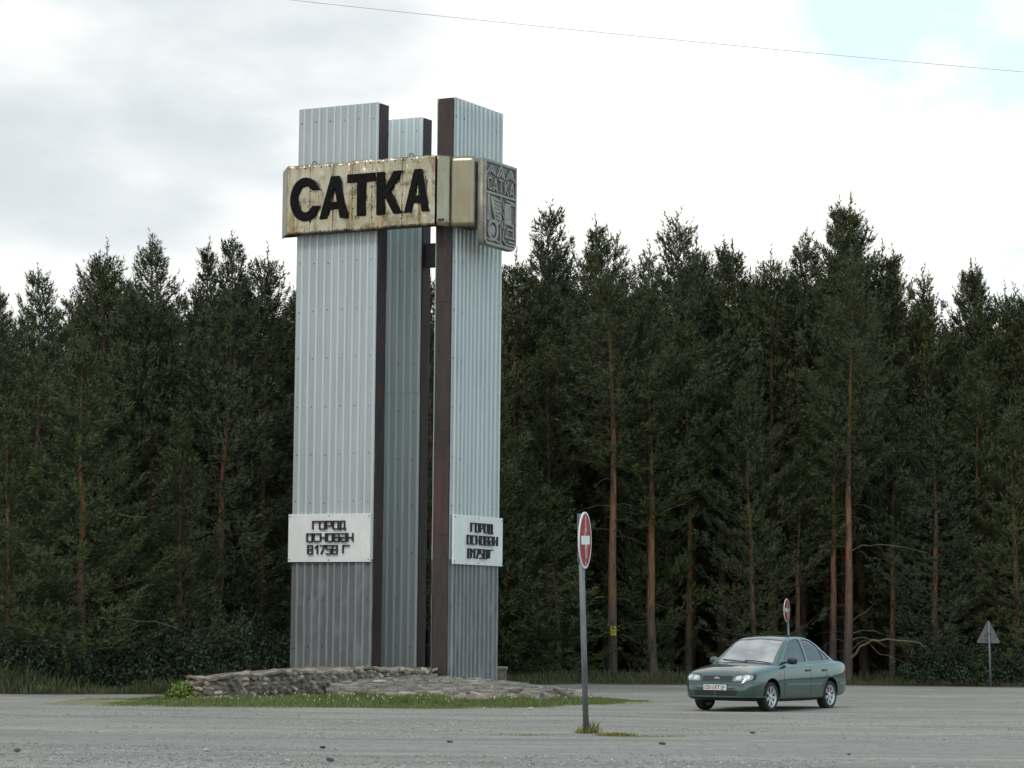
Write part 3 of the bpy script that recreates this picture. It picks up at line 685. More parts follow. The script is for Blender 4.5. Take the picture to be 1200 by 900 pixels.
# ------------------------------------------------------------------ grass and weeds
def leafm(name, a, b, c, scale=1.2, trans=.25):
    m = mat(name, a, .6); g = G(m); n = g.noise(scale, None, 4, .6); f = g.noise(9, None, 2)
    k = g.mix(g.ramp(n, [(.35, 0), (.65, 1)]), a, b); k = g.mix(g.ramp(f, [(.5, 0), (.75, .8)]), k, c); g.col(k)
    g.b.inputs['Transmission Weight'].default_value = 0; g.b.inputs['Specular IOR Level'].default_value = .25
    return m
M_GRASS = leafm('meadow grass', (.095, .145, .038), (.135, .170, .050), (.23, .22, .09))
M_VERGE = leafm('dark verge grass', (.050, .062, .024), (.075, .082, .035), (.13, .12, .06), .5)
M_STRAW = leafm('dry straw grass', (.26, .22, .12), (.20, .18, .09), (.34, .30, .18))
M_SEED = mat('pale seed heads', (.50, .50, .34), .8)
def blades(n, area, h0, h1, wd, lean=.45, seed=1):
    r = np.random.default_rng(seed); P = area(n, r); n = len(P); h = (h0+(h1-h0)*r.random(n))*P[:, 3]; a = r.random(n)*2*PI
    d = np.stack([np.cos(a), np.sin(a), np.zeros(n)], 1); la = r.random(n)*2*PI; l = np.stack([np.cos(la), np.sin(la), np.zeros(n)], 1)*(h*lean*r.random(n))[:, None]
    b = P[:, :3]; up = np.array([0, 0, 1.])[None]*h[:, None]; wv = d*(wd*(.6+.8*r.random(n)))[:, None]
    V = np.stack([b-wv, b+wv, b+up*.55+l*.3+wv*.7, b+up*.55+l*.3-wv*.7, b+up+l], 1).reshape(-1, 3)
    i = np.arange(n)[:, None]*5; F = np.concatenate([i+np.array([[0, 1, 2]]), i+np.array([[0, 2, 3]]), i+np.array([[3, 2, 4]])])
    return V, F
def isl_front(x):                  # front edge of the grass island
    px = [(-8.9, 53.6), (-8.2, 53.0), (-6.5, 52.8), (-4, 53.2), (-1.5, 54.0), (.6, 55.2), (2.0, 57.2), (3.1, 59.8)]
    return np.interp(x, [p[0] for p in px], [p[1] for p in px])
def isl_area(n, r):
    x = -9.0+12.1*r.random(n); yb = np.array([front(a)[0]+.05 if a < X0 and a > XL else (lowf(a)[0]+.06 if X0 <= a <= X1 else (58.6 if a < XL else 61.5)) for a in x])
    y = isl_front(x) + (yb-isl_front(x))*r.random(n)**.8
    edge = np.clip((y-isl_front(x))/.9, .12, 1); ends = np.clip((x+8.4)/2.2, .10, 1)*np.clip((3.1-x)/1.8, .2, 1)
    tt = np.clip((y-isl_front(x))/np.maximum(yb-isl_front(x), .3), 0, 1)
    cl = (.50+.30*tt)*np.array([.75+.9*noise.noise(Vector((a*.9, b*.9, 2)))+.35*noise.noise(Vector((a*4, b*3, 5))) for a, b in zip(x, y)])
    k = np.clip(cl, .12, 1.7)*edge*ends
    pn = np.array([noise.noise(Vector((a*1.1, b*2.2, 12))) for a, b in zip(x, y)]); keep = r.random(n) < np.clip(edge*1.3+pn*1.1*(edge < .95), .05, 1)
    z = np.array([ground_z(a, b) for a, b in zip(x, y)])
    return np.stack([x, y, z, k], 1)[keep]
V, F = blades(42000, isl_area, .12, .30, .011)
stuff(obj('grass', mesh_np('grass', V, F, M_GRASS), None))
V, F = blades(7000, isl_area, .12, .27, .010, seed=5)
stuff(obj('dry_grass', mesh_np('dry_grass', V, F, M_STRAW), None))
def isl_seed(n, r):
    P = isl_area(n, r); P[:, 2] += .08+.16*P[:, 3]*r.random(len(P)); return P[P[:, 3] > .45]
P = isl_seed(1500, np.random.default_rng(8)); P = P[:150]
oc = np.array([(1,0,0),(0,1,0),(-1,0,0),(0,-1,0),(0,0,1.6),(0,0,-1.6)])*.016
V = (P[:, None, :3]+oc[None]).reshape(-1, 3); F = (np.array([(0,1,4),(1,2,4),(2,3,4),(3,0,4),(1,0,5),(2,1,5),(3,2,5),(0,3,5)])[None]+np.arange(len(P))[:, None, None]*6).reshape(-1, 3)
stuff(obj('seed_heads', mesh_np('seed_heads', V, F, M_SEED), None))
# earth under the island
pts = [(x, float(isl_front(x))+.12*noise.noise(Vector((x*2.4, 0, 0)))) for x in np.linspace(-9.2, 3.2, 50)]
V = []; 
for x, y in pts:
    yb = 58.5 if x < -7.5 else (62 if x > 2 else 60.5)
    for k in range(9): yy_ = y+(yb-y)*k/8; V.append((x, yy_, ground_z(x, yy_)+(.012 if 0 < k < 8 else -.02)))
F = [(i*9+k, (i+1)*9+k, (i+1)*9+k+1, i*9+k+1) for i in range(49) for k in range(8)]
me_ = simple('earth under the grass', (.19, .18, .10), .95, 0, .3, 3, .5, .03)
struct(obj('grass_ground', mesh_np('grass_ground', V, F, me_, True), None))
# forest floor and verge
def edgeY(x):                      # where the gravel ends
    return np.interp(x, [-40, -13, -11.5, -6, -3, 2, 10, 40], [60, 60.5, 61, 64, 70, 79, 81.5, 83])
V = []; 
for x in np.linspace(-120, 120, 121):
    y0 = float(edgeY(x))+.25*noise.noise(Vector((x*.8, 0, 0)))
    for k, (dy, dz) in enumerate(((0, -.03), (.25, .03), (1.5, .10), (4, .15), (12, .3), (30, .8), (60, 2.2), (110, 6))):
        V.append((x, y0+dy, dz+(.08*noise.noise(Vector((x*.5, k, 0))) if k > 1 else 0)))
F = [(i*8+k, (i+1)*8+k, (i+1)*8+k+1, i*8+k+1) for i in range(120) for k in range(7)]
struct(obj('forest_floor', mesh_np('forest_floor', V, F, simple('forest floor litter', (.052, .043, .026), .95, 0, .35, 1.2, .6, .05), True), None))
def verge_area(n, r):
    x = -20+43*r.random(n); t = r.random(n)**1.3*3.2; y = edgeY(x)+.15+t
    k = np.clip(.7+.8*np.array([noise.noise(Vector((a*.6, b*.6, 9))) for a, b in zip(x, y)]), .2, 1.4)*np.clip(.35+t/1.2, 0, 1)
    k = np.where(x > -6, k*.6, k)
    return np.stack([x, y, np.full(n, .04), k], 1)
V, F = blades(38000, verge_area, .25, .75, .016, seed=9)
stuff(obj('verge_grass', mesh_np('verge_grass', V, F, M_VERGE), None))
def tuft_area(spots):
    def f(n, r):
        k = r.integers(0, len(spots), n); s = np.array(spots)[k]
        return np.stack([s[:, 0]+r.normal(0, 1, n)*s[:, 2], s[:, 1]+r.normal(0, 1, n)*s[:, 3], np.full(n, .0), s[:, 4]*(.5+.6*r.random(n))], 1)
    return f
M_WEED = leafm('yellow green weed', (.22, .21, .05), (.17, .18, .055), (.30, .23, .07))
bp = at(687, 857, 42.3)
V, F = blades(520, tuft_area([(bp.x+.07, bp.y+.02, .06, .06, 1.0), (bp.x+.0, bp.y, .08, .06, .5), (bp.x-.05, bp.y, .05, .06, .4)]), .06, .24, .007, .9, 3)
tag(obj('weed_tuft', mesh_np('weed_tuft', V, F, M_WEED), None), 'yellow green weed tuft growing round the foot of the near no entry post', 'weed')
for px, nm_ in ((710, 'small yellow green weed just right of the near no entry post'), (721, 'low weed patch on the gravel, second right of the near no entry post'), (735, 'flat green weed on the gravel, farthest right of the near no entry post')):
    V, F = blades(150, tuft_area([(at(px, 861, 41.2).x, 41.2, .07, .05, .6)]), .05, .13, .008, .9, px)
    tag(obj('weed_tuft', mesh_np('weed_tuft', V, F, M_WEED), None), nm_, 'weed')
V, F = blades(500, tuft_area([(at(px, 862, 41).x, 41.0+dy_, .22, .10, .25) for px, dy_ in ((760, .1), (782, .3), (748, -.1), (634, .3), (612, .0))]), .04, .10, .010, 1.0, 6)
stuff(obj('dry_weeds', mesh_np('dry_weeds', V, F, M_STRAW), None))

# leafy weed mound at the left end of the base
def leaf_cloud(n, cen, rad, size, r, upright=.3, shell=.55):
    d = r.normal(0, 1, (n, 3)); d /= np.linalg.norm(d, axis=1)[:, None]; d[:, 2] = np.abs(d[:, 2])*1.0
    q = (shell+(1-shell)*r.random(n))[:, None]; lump = np.array([.8+.45*noise.noise(Vector(v*2.2)+Vector(cen)) for v in d])[:, None]
    P = np.array(cen)+d*np.array(rad)*q*lump
    a = r.normal(0, 1, (n, 3)); a[:, 2] += upright*2; a /= np.linalg.norm(a, axis=1)[:, None]; b = np.cross(a, r.normal(0, 1, (n, 3))); b /= np.linalg.norm(b, axis=1)[:, None]
    s = (size*(.6+.8*r.random(n)))[:, None]
    V = np.stack([P, P+a*s*.5+b*s*.32, P+a*s, P+a*s*.5-b*s*.32], 1).reshape(-1, 3); F = np.arange(n)[:, None]*4+np.array([[0, 1, 2, 3]])
    return V, F
r_ = np.random.default_rng(4); c = at(214, 818, 57.4)
V, F = leaf_cloud(1500, (c.x, c.y, .02), (.42, .4, .42), .08, r_, .5, .3)
tag(obj('weed_clump', mesh_np('weed_clump', V, F, leafm('bright weed leaves', (.13, .20, .035), (.16, .23, .05), (.10, .14, .03))), None), 'bright green leafy weed clump at the left end of the stone base', 'weed')

# ------------------------------------------------------------------ loose stones and litter on the lot
loose = [(776, 873, 'dark flat stone lying on the gravel near the bottom right edge of the frame', .13, 0), (387, 893, 'dark flat rock in the bottom foreground left of centre', .15, 0),
         (378, 877, 'dark angular stone in the foreground gravel below the left pillar', .10, 0), (242, 880, 'pale and dark stone in the left foreground gravel', .11, 1),
         (20, 881, 'dark flat stone at the far left of the foreground', .13, 0), (527, 871, 'small dark stone below the right pillar, in front of the grass', .11, 0),
         (918, 841, 'pale scrap of rubble on the gravel below the front wheel of the car', .09, 1), (567, 831, 'pale flat scrap at the grass edge in front of the right pillar', .10, 1),
         (622, 832, 'pale flat scrap just left of the near no entry post at the grass edge', .16, 1), (882, 860, 'dark flat stone on the gravel in front of the car', .11, 0),
         (337, 894, 'pale grey stone among the foreground gravel', .09, 1), (995, 886, 'small dark stone on the worn track at the right', .08, 0)]
M_LD = mat('dark loose stone', (.06, .06, .062), .85); M_LP = mat('pale loose stone', (.46, .45, .43), .85)
for i, (px, py, lab, s, k) in enumerate(loose):
    v = at(px, py, 50); t = (EYE)/(EYE-v.z); X, Y = v.x*t, 50*t
    m_ = rock_mesh(40+i, 'loose_stone', 2, (1, .7, .5)); m_.materials.clear(); m_.materials.append(M_LP if k else M_LD)
    o = obj('loose_stone', m_, None); o.location = (X, Y, ground_z(X, Y)+s*.2); s *= .42; o.scale = (s, s, s*.75); o.rotation_euler = (.1, .1, i*1.3)
    tag(o, lab, 'stone')

# ------------------------------------------------------------------ road signs
def disc_sign(root, loc, rz, R, plate=.004, lean=None):
    T = Matrix.Translation(loc) @ Matrix.Rotation(rz, 4, 'Z') @ Matrix.Rotation(PI/2, 4, 'X')       # disc faces local -Y
    if lean is not None: T = Matrix.Translation(loc) @ Matrix.Rotation(rz, 4, 'Z') @ Matrix.Rotation(lean, 4, 'Y') @ Matrix.Rotation(PI/2, 4, 'X')
    bm = fill2d(arcpts(0, 0, R, R, 0, 354.4, 63), depth=.012)
    fc = obj('sign_plate', bm, M_SIGNB, root); fc.matrix_local = T
    rim = fill2d(arcpts(0, 0, R*1.004, R*1.004, 0, 354.4, 63), [arcpts(0, 0, R*.945, R*.945, 0, 354.4, 63)], depth=.022)
    obj('white_border', xf(rim, Matrix.Translation((0, 0, .002))), M_SIGNW, fc)
    rd = obj('red_face', xf(fill2d(arcpts(0, 0, R*.943, R*.943, 0, 354.4, 63), depth=.004), Matrix.Translation((0, 0, .009))), M_RED, fc)
    obj('white_bar', boxm(-R*.69, R*.69, -R*.155, R*.155, .0115, .0145), M_SIGNW, fc)
    return fc
# near sign: disc edge-on, facing right
b = at(687, 857, 42.3); t_ = at(680, 602, 42.3)
S = thing('no_entry_sign', 'round red no entry sign with pale streaks on tall leaning grey post in the foreground', 'road sign', (b.x, b.y, 0))
tp = Vector((t_.x-b.x, 0, t_.z)); bt = Vector((0, 0, -.05))
o = obj('post', tube(bmesh.new(), [bt, bt.lerp(tp, .5), tp], [.046, .045, .044], 20), M_POLE, S, True)
for p in o.data.polygons: p.use_smooth = len(p.vertices) == 4
c = at(685.2, 633, 42.22)
RZ = math.radians(76)
disc_sign(S, (c.x-b.x, c.y-b.y, c.z), RZ, .435, lean=math.radians(-2))
for dz in (.16, -.16): 
    o = obj('clamp', boxm(-.05, .05, -.012, .07, -.015, .015), M_POLEL, S); o.location = (c.x-b.x-.02, c.y-b.y+.02, c.z+dz); o.rotation_euler = (0, 0, RZ)
obj('backing_strip', tube(bmesh.new(), [(tp.x-.02, -.03, tp.z-.75), (tp.x-.035, -.03, tp.z+.0)], .016, 6), M_POLEL, S)
obj('rust_band', tube(bmesh.new(), [(0, 0, -.02), (0, 0, .14)], .048, 16), M_RUST, S)
# far sign beyond the car
Yf = 80; b = at(925, 803, Yf); b.z = 0; t_ = at(921, 702, Yf); c = at(922, 715, Yf-.08)
S2 = thing('no_entry_sign', 'small distant red no entry sign on thin post behind the green car', 'road sign', (b.x+.05, b.y, 0))
tp = Vector((t_.x-b.x-.02, 0, t_.z)); obj('post', tube(bmesh.new(), [(0, 0, -.1), tp], .033, 12), M_POLEL, S2, True)
disc_sign(S2, (c.x-b.x-.05, -.06, c.z), math.radians(70), .335)
# warning triangle seen from behind
b = at(1161, 801, 81.5); t_ = at(1158.5, 726.5, 81.5)
S3 = thing('triangle_sign', 'grey back of a triangular warning sign on thin post at the far right', 'road sign', (b.x, b.y, 0))
obj('post', tube(bmesh.new(), [(0, 0, -.1), (t_.x-b.x, 0, t_.z-.05)], .030, 12), M_POLEL, S3, True)
h_ = .68; tri = []
for cx_, cz_, a0 in ((-.30, .03, 150), (.30, .03, 270), (0, h_-.06, 30)): tri += arcpts(cx_, cz_, .035, .035, a0, a0+120, 5)
bm = xf(fill2d(tri, depth=.012), Matrix.Rotation(PI/2, 4, 'X'))
o = obj('sign_plate', bm, M_SIGNB, S3); o.location = (t_.x-b.x, .05, t_.z-h_); o.rotation_euler = (0, 0, math.radians(-8))
for zz in (.12, .32):
    q = obj('clamp', boxm(-.06, .06, -.075, -.006, zz-.012, zz+.012), M_POLEL, o)

# ---- CAR START
# ------------------------------------------------------------------ the green saloon car (local: x forward, y left, z up)
def carpaint():
    m = mat('teal green metallic car paint', (.007, .050, .040), .42, .25, Coat_Weight=1.0, Coat_Roughness=.02, Coat_IOR=1.95, Specular_IOR_Level=.2); g = G(m)
    z = g.xyz()['Z']; d = g.noise(6, None, 3)
    c = g.mix(g.ramp(g.math('ADD', z, g.math('MULTIPLY', d, .15)), [(.22, .55), (.42, 0)]), (.007, .050, .040), (.045, .06, .05)); g.col(c); return m
M_CAR = carpaint()
M_CARL = mat('pale green body strip', (.07, .16, .13), .3, .3, Coat_Weight=1.0)
M_TRIM = mat('black plastic trim', (.012, .012, .014), .45); M_INT = simple('dark grey car interior', (.035, .035, .038), .9)
M_SEAT = simple('grey seat cloth', (.10, .10, .105), .95)
M_TYRE = simple('tyre rubber', (.018, .018, .018), .85, 0, .3, 12); M_RIM = mat('silver wheel', (.55, .56, .57), .3, .85)
M_CHROME = mat('chrome', (.7, .7, .7), .12, 1.0)
M_GLASS = mat('car window glass', (.50, .56, .56), .02, 0, Transmission_Weight=1.0, IOR=1.52)
M_LENS = mat('headlight lens', (.30, .33, .34), .12, .6, Coat_Weight=1.0); M_LAMPIN = mat('headlight reflector', (.85, .87, .88), .12, .9)
M_ORANGE = mat('orange indicator', (.55, .10, .02), .25); M_TAIL = mat('red tail light', (.35, .01, .01), .2, Coat_Weight=1.0)
M_PLATE = mat('white number plate', (.62, .62, .60), .45)
def boolop(a, b, op, transfer=False):
    oa = bpy.data.objects.new('a', a); ob = bpy.data.objects.new('b', b); C.objects.link(oa); C.objects.link(ob)
    md = oa.modifiers.new('b', 'BOOLEAN'); md.operation = op; md.object = ob; md.solver = 'EXACT'
    if transfer: md.material_mode = 'TRANSFER'
    dg = bpy.context.evaluated_depsgraph_get(); dg.update(); me = bpy.data.meshes.new_from_object(oa.evaluated_get(dg))
    bpy.data.objects.remove(oa); bpy.data.objects.remove(ob); return me
def m_of(bm, m=None):
    me = bpy.data.meshes.new('m'); bmesh.ops.recalc_face_normals(bm, faces=bm.faces)
    if bm.calc_volume(signed=True) < 0: bmesh.ops.reverse_faces(bm, faces=bm.faces)
    bm.to_mesh(me); bm.free()
    if m: me.materials.append(m)
    return me
def subd(me, lv=2):
    o = bpy.data.objects.new('a', me); C.objects.link(o); md = o.modifiers.new('s', 'SUBSURF'); md.levels = lv; md.render_levels = lv
    dg = bpy.context.evaluated_depsgraph_get(); dg.update(); r_ = bpy.data.meshes.new_from_object(o.evaluated_get(dg)); bpy.data.objects.remove(o); return r_
def loft(sections):
    bm = bmesh.new(); rings = []
    for x, half in sections:
        pts = [(y, z) for y, z in half] + [(-y, z) for y, z in half[-2:0:-1]]
        rings.append([bm.verts.new((x, y, z)) for y, z in pts])
    n = len(rings[0])
    for a, b in zip(rings, rings[1:]):
        for j in range(n): bm.faces.new((a[j], a[(j+1) % n], b[(j+1) % n], b[j]))
    bm.faces.new(rings[0]); bm.faces.new(rings[-1]); return m_of(bm)
def inflate(me, d):
    m2 = me.copy(); nrm = [v.normal.copy() for v in me.vertices]
    for v, n in zip(m2.vertices, nrm): v.co += n*d
    m2.update(); return m2
ST = [(-2.13,.50,.46,.62,.70),(-2.12,.64,.34,.80,.88),(-2.07,.75,.28,.92,.99),(-1.92,.80,.25,.985,1.04),(-1.5,.826,.21,.985,1.055),(-1.0,.838,.19,.965,1.01),(-.4,.84,.18,.945,.97),(.2,.84,.18,.94,.96),
      (.75,.84,.18,.925,.965),(1.1,.836,.19,.895,.965),(1.5,.826,.20,.845,.905),(1.78,.805,.21,.795,.84),(1.95,.765,.22,.735,.765),(2.03,.70,.23,.675,.695),(2.08,.66,.24,.60,.62),(2.12,.60,.26,.55,.57),(2.13,.48,.32,.50,.52)]
secs = []
for x, w_, zb_, sh, ztp in ST:
    secs.append((x, [(0, zb_), (.72*w_, zb_), (.94*w_, zb_+.03), (.985*w_, zb_+.12), (w_, (zb_+sh)/2), (.99*w_, sh-.10), (.95*w_, sh-.015), (.80*w_, sh+(ztp-sh)*.45), (.42*w_, ztp-.006), (0, ztp)]))
LOW = subd(loft(secs)); LOW.materials.clear(); LOW.materials.append(M_CAR)
def yw(z): return .775-(z-.9)*.365
def hi(z): return z if z < .9 else .9+(z-.9)*1.13
secs = []
for x, zt2 in ((1.10,.86),(1.02,.92),(.85,1.03),(.60,1.185),(.36,1.325),(.22,1.385),(.02,1.42),(-.30,1.435),(-.62,1.425),(-.86,1.375),(-1.08,1.275),(-1.30,1.150),(-1.50,1.045),(-1.66,.985),(-1.74,.90)):
    zt2 = hi(zt2); zr = max(zt2-.055, .86); yr = yw(zr)*(.985 if zt2 > 1 else .97)
    secs.append((x, [(0, .78), (.70, .78), (.772, .85), (yw(.5*(.85+zr)), .5*(.85+zr)), (yr, zr), (yr*.90, zt2-.012), (yr*.45, zt2+.008), (0, zt2+.014)]))
UP = subd(loft(secs)); UP.materials.clear(); UP.materials.append(M_CAR)
def prism_y(poly, y0, y1, m=None):     # polygon in (x, z)
    bm = bmesh.new(); a = [bm.verts.new((x, y0, z)) for x, z in poly]; b = [bm.verts.new((x, y1, z)) for x, z in poly]; n = len(poly)
    bm.faces.new(a); bm.faces.new(b[::-1])
    for i in range(n): bm.faces.new((a[i], a[(i+1) % n], b[(i+1) % n], b[i]))
    return m_of(bm, m)
def prism_x(poly, x0, x1, m=None):     # polygon in (y, z)
    bm = bmesh.new(); a = [bm.verts.new((x0, y, z)) for y, z in poly]; b = [bm.verts.new((x1, y, z)) for y, z in poly]; n = len(poly)
    bm.faces.new(a); bm.faces.new(b[::-1])
    for i in range(n): bm.faces.new((a[i], a[(i+1) % n], b[(i+1) % n], b[i]))
    return m_of(bm, m)
def rpoly(pts, r_, n=4):               # round the corners of a polygon
    out_ = []; k = len(pts)
    for i in range(k):
        p = Vector(pts[i]); a = Vector(pts[i-1]); b = Vector(pts[(i+1) % k]); ra = min(r_, (a-p).length*.45); rb_ = min(r_, (b-p).length*.45)
        s_, e_ = p+(a-p).normalized()*ra, p+(b-p).normalized()*rb_
        for j in range(n+1):
            t = j/n; out_.append(tuple(s_*(1-t)**2+p*2*t*(1-t)+e_*t*t))
    return out_
WF = rpoly([(p_, hi(q_)) for p_, q_ in [(.70,.965),(.62,1.04),(.40,1.190),(.18,1.325),(-.02,1.362),(-.26,1.368),(-.30,.965)]], .05)
WR = rpoly([(p_, hi(q_)) for p_, q_ in [(-.37,.97),(-.35,1.366),(-.60,1.360),(-.80,1.318),(-.98,1.225),(-1.08,.985)]], .05)
WQ = rpoly([(p_, hi(q_)) for p_, q_ in [(-1.12,.99),(-1.03,1.19),(-1.12,1.145),(-1.30,1.035),(-1.30,1.0)]], .02)
WS = rpoly([(p_, hi(q_)) for p_, q_ in [(-.66,.955),(-.62,1.0),(-.515,1.345),(0,1.375),(.515,1.345),(.62,1.0),(.66,.955),(0,.935)]], .05)
WB = rpoly([(p_, hi(q_)) for p_, q_ in [(-.60,1.06),(-.49,1.325),(0,1.35),(.49,1.325),(.60,1.06),(0,1.03)]], .05)
def shrink(me, kx, ky, kz):
    m2 = me.copy(); m2.transform(Matrix.Translation((-.3, 0, 1.0)) @ Matrix.Diagonal((kx, ky, kz, 1)) @ Matrix.Translation((.3, 0, -1.0))); return m2
UPI = shrink(UP, .965, .945, .92); UPG = shrink(UP, .992, .987, .982); UPG2 = shrink(UP, .987, .980, .972)
cuts = [prism_y(WF, -1, 1, M_TRIM), prism_y(WR, -1, 1, M_TRIM), prism_y(WQ, -1, 1, M_TRIM), prism_x(WS, .12, 1.4, M_TRIM), prism_x(WB, -1.9, -.98, M_TRIM)]
shell = UP.copy(); UPI.materials.clear(); UPI.materials.append(M_INT); shell = boolop(shell, UPI, 'DIFFERENCE', True)
bb = m_of(boxm(-2, 1.4, -1, 1, .5, .885), M_TRIM); shell = boolop(shell, bb, 'DIFFERENCE', True)
for cc in cuts: shell = boolop(shell, cc, 'DIFFERENCE', True)
bodyl = LOW.copy()
def cyl_y(cx_, cz_, r_, y0, y1, n=40, m=None): return prism_y([(cx_+r_*math.cos(2*PI*i/n), cz_+r_*math.sin(2*PI*i/n)) for i in range(n)], y0, y1, m)
AX = (1.29, -1.23); WRAD = .292
for xx in AX:
    for y0, y1 in ((.50, 1.0), (-1.0, -.50)): bodyl = boolop(bodyl, cyl_y(xx, WRAD+.035, .335, y0, y1, 40, M_TRIM), 'DIFFERENCE', True)
bodyl = boolop(bodyl, m_of(boxm(-1.45, .92, -.70, .70, .36, 1.3), M_INT), 'DIFFERENCE', True)
for xg, sl in ((.80, -.0), (-.335, 0), (-1.02, 0)):   # door gaps
    for sgn in (1, -1):
        pl = [(xg-.006, .26), (xg+.006, .26), (xg+.006+sl, .96), (xg-.006+sl, .96)] if xg > -1 else [(-.86,.26),(-.848,.26),(-.86,.50),(-1.0,.70),(-1.09,.96),(-1.102,.96),(-1.013,.70),(-.875,.50)]
        bodyl = boolop(bodyl, prism_y(pl, *((.818, 1.0) if sgn > 0 else (-1.0, -.818)), M_TRIM), 'DIFFERENCE', True)
for sgn in (1, -1):                                    # sill gap below the doors
    bodyl = boolop(bodyl, prism_y([(-.86,.255),(.80,.255),(.80,.266),(-.86,.266)], *((.80, 1.0) if sgn > 0 else (-1.0, -.80)), M_TRIM), 'DIFFERENCE', True)
fl = at(899.3, 831, 54.6); fl.z = 0
HD = math.radians(34.0); fw = Vector((-math.sin(HD), -math.cos(HD), 0)); lf = Vector((-fw.y, fw.x, 0))
ctr = fl - fw*AX[0] - lf*.71
CAR = thing('car', 'teal green four-door saloon car parked on the gravel in front of the forest', 'car', (ctr.x, ctr.y, ground_z(ctr.x, ctr.y)-.012), math.atan2(fw.y, fw.x))
def smooth(o, ang=35):
    for p in o.data.polygons: p.use_smooth = True
    o.data.set_sharp_from_angle(angle=math.radians(ang)); return o
body = smooth(obj('body', bodyl, None, CAR)); roof = smooth(obj('roof', shell, None, CAR)); roof['label'] = 'green roof with window pillars'
shellg = boolop(UPG.copy(), UPG2, 'DIFFERENCE')
def glass(name, cutter, label=None):
    g_ = boolop(shellg.copy(), cutter, 'INTERSECT'); g_.materials.clear(); g_.materials.append(M_GLASS)
    o = smooth(obj(name, g_, None, CAR)); 
    if label: o['label'] = label
for sgn in (1, -1):
    y0, y1 = (0, 1) if sgn > 0 else (-1, 0)
    for w_ in (WF, WR, WQ): glass('side_window', prism_y(w_, y0, y1))
glass('windshield', prism_x(WS, .12, 1.4)); gw = M_GLASS.copy(); gw.name = 'dusty windshield glass'; gg = G(gw)
gg.b.inputs['IOR'].default_value = 2.1; gg.b.inputs['Transmission Weight'].default_value = .62; gg.col(gg.ramp(gg.noise(1.6, gg.vec((1, 1, 2.2), loc=(.3, 1, 0)), 4), [(.36, (.50, .52, .54)), (.62, (.86, .87, .86))]))  # pale cloudy tint paints the sky's reflection into the windshield colour
wsh = [c_ for c_ in CAR.children if c_.name.startswith('windshield')][0]; wsh.data.materials.clear(); wsh.data.materials.append(gw)
glass('rear_window', prism_x(WB, -1.9, -.98))
def patch(name, cutter, d, m, parent=None, src=None):
    g_ = boolop(inflate(src or LOW, d), cutter, 'INTERSECT'); g_.materials.clear(); g_.materials.append(m)
    return smooth(obj(name, g_, None, parent or CAR))
for s_ in (1, -1):
    def my(p): return [(y*s_, z) for y, z in p]
    hl = rpoly(my([(.36,.600),(.40,.705),(.60,.735),(.735,.725),(.75,.64),(.66,.60)]), .03)
    o = patch('headlight', prism_x(hl, 1.72, 2.2), .006, M_LENS); 
    patch('headlight_rim', prism_x(rpoly(my([(.345,.588),(.385,.718),(.60,.75),(.76,.738),(.775,.63),(.66,.588)]), .03), 1.70, 2.2), .003, M_TRIM, o)
    for (ya, yb_, za, zb_) in ((.42,.55,.625,.705),(.58,.70,.63,.72)):
        patch('headlight_reflector', prism_x(arcpts(s_*(ya+yb_)/2, (za+zb_)/2, (yb_-ya)/2, (zb_-za)/2, 0, 337, 15), 1.72, 2.2), .009, M_LAMPIN, o)
    patch('tail_light', prism_x(rpoly(my([(.42,.72),(.42,.88),(.78,.90),(.82,.72)]), .03), -2.2, -1.95), .006, M_TAIL)
patch('grille', prism_x(rpoly([(-.33,.615),(-.33,.70),(.33,.70),(.33,.615)], .02), 1.8, 2.2), .004, M_TRIM)
patch('grille_surround', prism_x(rpoly([(-.345,.603),(-.345,.612),(.345,.612),(.345,.603)], .002), 1.8, 2.2), .012, M_CAR)
patch('lower_intake', prism_x(rpoly([(-.46,.315),(-.49,.415),(.49,.415),(.46,.315)], .025), 1.9, 2.3), .004, M_TRIM)
patch('intake_bar', prism_x([(-.02,.31),(-.02,.42),(.02,.42),(.02,.31)], 1.9, 2.3), .010, M_CAR)
patch('bumper_ridge', prism_x([(-.9,.285),(-.9,.305),(.9,.305),(.9,.285)], 1.5, 2.3), .022, M_CARL)
patch('bumper_ridge', prism_x([(-.9,.545),(-.9,.558),(.9,.558),(.9,.545)], 1.55, 2.3), .014, M_CARL)
patch('bumper_gap', prism_x([(-.9,.565),(-.9,.573),(.9,.573),(.9,.565)], 1.6, 2.3), .003, M_TRIM)
patch('valance', prism_x([(-.9,.20),(-.9,.275),(.9,.275),(.9,.20)], 1.62, 2.3), .005, M_TRIM)
for y0, y1 in ((0, 1), (-1, 0)):
    patch('side_moulding', prism_y([(-.80,.515),(-.80,.545),(.74,.545),(.74,.515)], y0, y1), .014, M_CARL)
    patch('side_moulding', prism_y([(-1.93,.515),(-1.93,.545),(-1.60,.545),(-1.60,.515)], y0, y1), .014, M_CARL)
    patch('turn_repeater', prism_y([(.90,.705),(.90,.735),(1.0,.735),(1.0,.705)], y0, y1), .010, M_ORANGE)
    sg = 1 if y0 == 0 else -1
    patch('sill', prism_y([(-.85,.17),(-.85,.245),(.9,.245),(.9,.17)], y0, y1), .004, M_TRIM)
    for xh in (-.20, -.93):
        patch('door_handle', prism_y(rpoly([(xh-.09,.785),(xh-.09,.822),(xh+.09,.822),(xh+.09,.785)], .012), y0, y1), .022, M_TRIM)
    # black frame round the side windows
    for w_ in (WF, WR):
        pass
